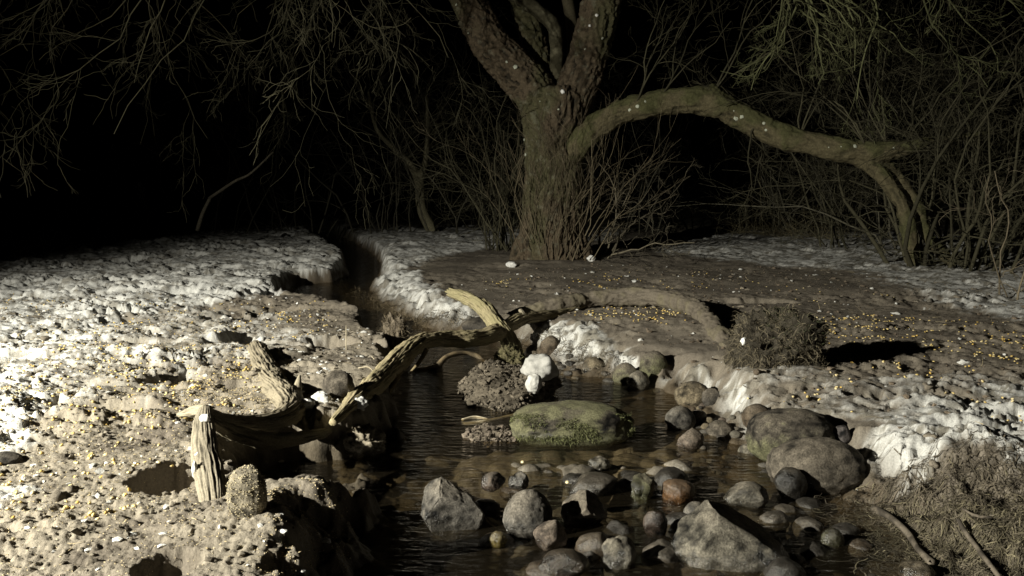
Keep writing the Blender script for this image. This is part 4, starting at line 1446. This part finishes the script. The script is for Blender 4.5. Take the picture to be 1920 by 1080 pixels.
V, Fc, m = scatter_shapes(drop(Q1, sz, -.1), sz, (.45, .8), 3, 2)
d_ = fbm(V[:, 0] * 60, V[:, 1] * 60, V[:, 2] * 60, 3)
V[:, 2] += d_ * .004
c = np.repeat(np.where((r.rand(400, 1) < .35), np.array((.5, .495, .47)), np.array((.19, .166, .132))) * r.uniform(.6, 1.15, (400, 1)), m, 0)
props(mesh_obj('soil_clods', V, Fc, M_SOIL, None, c, 0), 'larger clods of snow and frozen soil half sunk in both banks', 'clods', None, 'stuff')
Q1 = polyscatter(RIGHT_BANK, 1500, r)
sz = r.gamma(1.5, .0026, 1500) + .0015
V, Fc, m = scatter_shapes(drop(Q1, sz), sz, (.4, .8), 2)
c = np.repeat(np.where(r.rand(1500, 1) < .12, np.array((.55, .55, .53)), np.array((.15, .12, .09))) * r.uniform(.6, 1.2, (1500, 1)), m, 0)
props(mesh_obj('bank_crumbs', V, Fc, M_SOIL, None, c, 0, smooth=False), 'crumbs of mud and snow strewn over the right bank', 'crumbs', None, 'stuff')


# ------------------------------------------------------------------ corn and grain
def corn():
    r = np.random.RandomState(21)
    left = [([(-40, 560), (200, 570), (640, 570), (560, 660), (200, 700), (-80, 900)], 420),
            ([(-80, 700), (420, 690), (360, 800), (280, 960), (60, 1010), (-150, 1000)], 420),
            ([(150, 640), (420, 690), (480, 650), (520, 720), (400, 770), (200, 730)], 220)]
    right = [([(1545, 610), (1700, 590), (1900, 610), (1960, 680), (1700, 660), (1560, 650)], 250),
             ([(1380, 700), (1560, 640), (1920, 650), (1940, 780), (1600, 780), (1400, 730)], 170),
             ([(1090, 585), (1190, 568), (1300, 590), (1290, 620), (1120, 605)], 170), ([(1490, 595), (1640, 585), (1620, 620), (1500, 625)], 90),
             ([(900, 520), (1300, 510), (1700, 560), (1600, 580), (1350, 535), (1000, 560)], 130),
             ([(1340, 640), (1360, 575), (1440, 600), (1420, 620)], 30)]
    pts, tag = [], []
    for p, n in left:
        n = int(n * 1.5)
        # kernels lie in loose heaps
        c = polyscatter(p, max(6, n // 9), r)
        a = polyscatter(p, n // 4, r)
        b = c[r.randint(len(c), size=n - n // 4)] + r.normal(size=(n - n // 4, 2)) * r.gamma(1.5, .025, (n - n // 4, 1))
        pts += [a, b]
        tag += ['left'] * n
    for p, n in right:
        c = polyscatter(p, max(5, n // 9), r)
        a = polyscatter(p, n // 4, r)
        b = c[r.randint(len(c), size=n - n // 4)] + r.normal(size=(n - n // 4, 2)) * r.gamma(1.5, .035, (n - n // 4, 1))
        pts += [a, b]
        tag += ['right'] * n
    Q = np.vstack(pts)
    tag = np.array(tag)
    ok = sdf(STREAM, Q[:, 0], Q[:, 1]) > .16
    Q, tag = Q[ok], tag[ok]
    sz = r.uniform(.0036, .0056, len(Q))
    P = drop(Q, sz, .55)
    dist = np.hypot(Q[:, 0], Q[:, 1])
    order = np.argsort(dist - .9 * (tag == 'right') * 1.2)
    near, far = order[:300], order[300:]
    V0, F0 = ico(2)
    U = V0.copy()
    U[:, 2] *= .62
    U[:, 0] *= .85 - .28 * V0[:, 1]
    U[:, 1] *= 1.15
    cols = [(.56, .42, .15), (.60, .47, .20), (.52, .35, .09), (.60, .50, .28)]
    data = []
    for c in cols:
        tip = sstep(.4, .95, -V0[:, 1])
        o = mesh_obj('corn_kernel', U, F0, M_CORN, None, mix(c, (.72, .62, .38), tip), 0)
        data.append(o.data)
        bpy.data.objects.remove(o)
    for i in near:
        o = bpy.data.objects.new('corn_kernel', data[r.randint(4)])
        COL.objects.link(o)
        o.location = P[i]
        o.scale = [sz[i] * 1.25] * 3
        o.rotation_euler = (r.normal() * .5, r.normal() * .5, r.uniform(0, 6.28))
        if tag[i] == 'left':
            props(o, 'yellow corn kernel lying on the trampled left bank', 'corn kernel', 'corn kernels on the left bank')
        else:
            props(o, 'yellow corn kernel lying on the muddy right bank', 'corn kernel', 'corn kernels on the right bank')
    for side in ('left', 'right'):
        ids = far[tag[far] == side]
        V, Fc, m = scatter_shapes(P[ids], sz[ids] * 1.2, (.5, .7), 4)
        c = np.repeat(np.array(cols)[r.randint(4, size=len(ids))], m, 0)
        props(mesh_obj('spilled_corn', V, Fc, M_CORN, None, c, 0), 'yellow corn spilled thinly over the %s bank' % side, 'corn', None, 'stuff')
    for px, py, lab in ((1141, 1041, 'wet pale kernel on the low brown stone at the bottom'), (980, 866, 'pale kernel on the stream bed below the long mossy boulder'),
                        (1064, 904, 'pale kernel beside the low dark wet stone')):
        o = bpy.data.objects.new('corn_kernel', data[3])
        COL.objects.link(o)
        o.location = on(px, py, WL + .012)
        o.scale = [.008] * 3
        props(o, lab, 'corn kernel')
    # pale grain, a thin carpet on the left bank
    n = 15000
    A = polyscatter([(-60, 640), (420, 600), (560, 690), (500, 780), (380, 800), (420, 960), (640, 900), (670, 1090), (-200, 1090)], n, r)
    A = np.vstack([A, polyscatter([(330, 690), (500, 690), (520, 760), (400, 790), (330, 780)], 3500, r),
                   polyscatter([(500, 930), (640, 880), (690, 960), (660, 1080), (480, 1080)], 1500, r)])
    k = fbm(A[:, 0] * 4, A[:, 1] * 4, 3., 3) > -.15
    A = A[k | (r.rand(len(A)) < .25)]
    A = A[sdf(STREAM, A[:, 0], A[:, 1]) > .08]
    zz = land(A[:, 0], A[:, 1]) + .001
    n = len(A)
    oct_ = np.array([(1, 0, 0), (-1, 0, 0), (0, .36, 0), (0, -.36, 0), (0, 0, .36), (0, 0, -.36)], float)
    of = np.array([(0, 2, 4), (2, 1, 4), (1, 3, 4), (3, 0, 4), (2, 0, 5), (1, 2, 5), (3, 1, 5), (0, 3, 5)])
    a = r.uniform(0, 6.28, n)
    b = r.normal(size=n) * .4
    ax = np.stack([np.cos(a) * np.cos(b), np.sin(a) * np.cos(b), np.sin(b)], 1)
    sd = np.stack([-np.sin(a), np.cos(a), np.zeros(n)], 1)
    up = np.cross(ax, sd)
    L = r.uniform(.0022, .0042, n)
    V = np.stack([(ax * o_[0] + sd * o_[1] + up * o_[2]) * L[:, None] for o_ in oct_], 1) + np.column_stack([A, zz])[:, None, :]
    Fc = (of[None] + (np.arange(n) * 6)[:, None, None]).reshape(-1, 3)
    c = np.repeat(np.array((.52, .43, .26)) * r.uniform(.6, 1.25, (n, 1)), 6, 0)
    props(mesh_obj('spilled_grain', V.reshape(-1, 3), Fc, M_GRAIN, None, c, 0, smooth=False), 'pale grain strewn in a thin carpet over the left bank', 'grain', None, 'stuff')
    # straw bits
    n = 2600
    A = np.vstack([polyscatter(LEFT_BANK, n // 2, r), polyscatter(RIGHT_BANK, n // 2, r)])
    P = drop(A, np.full(len(A), .004), .6)
    D = r.normal(size=(len(A), 3)) * np.array((1, 1, .22))
    D /= np.linalg.norm(D, axis=1)[:, None]
    V, Q, m = blades(P, D, r.uniform(.012, .05, len(A)), r.uniform(.0006, .0014, len(A)), r, 3, .1, .35)
    c = np.repeat(np.array((.22, .18, .11)) * r.uniform(.25, 1.5, (len(A), 1)), m, 0)
    props(mesh_obj('straw_litter', V, Q, M_FIBRE, None, c, 0), 'short bits of straw and twig strewn over both banks', 'straw', None, 'stuff')


corn()
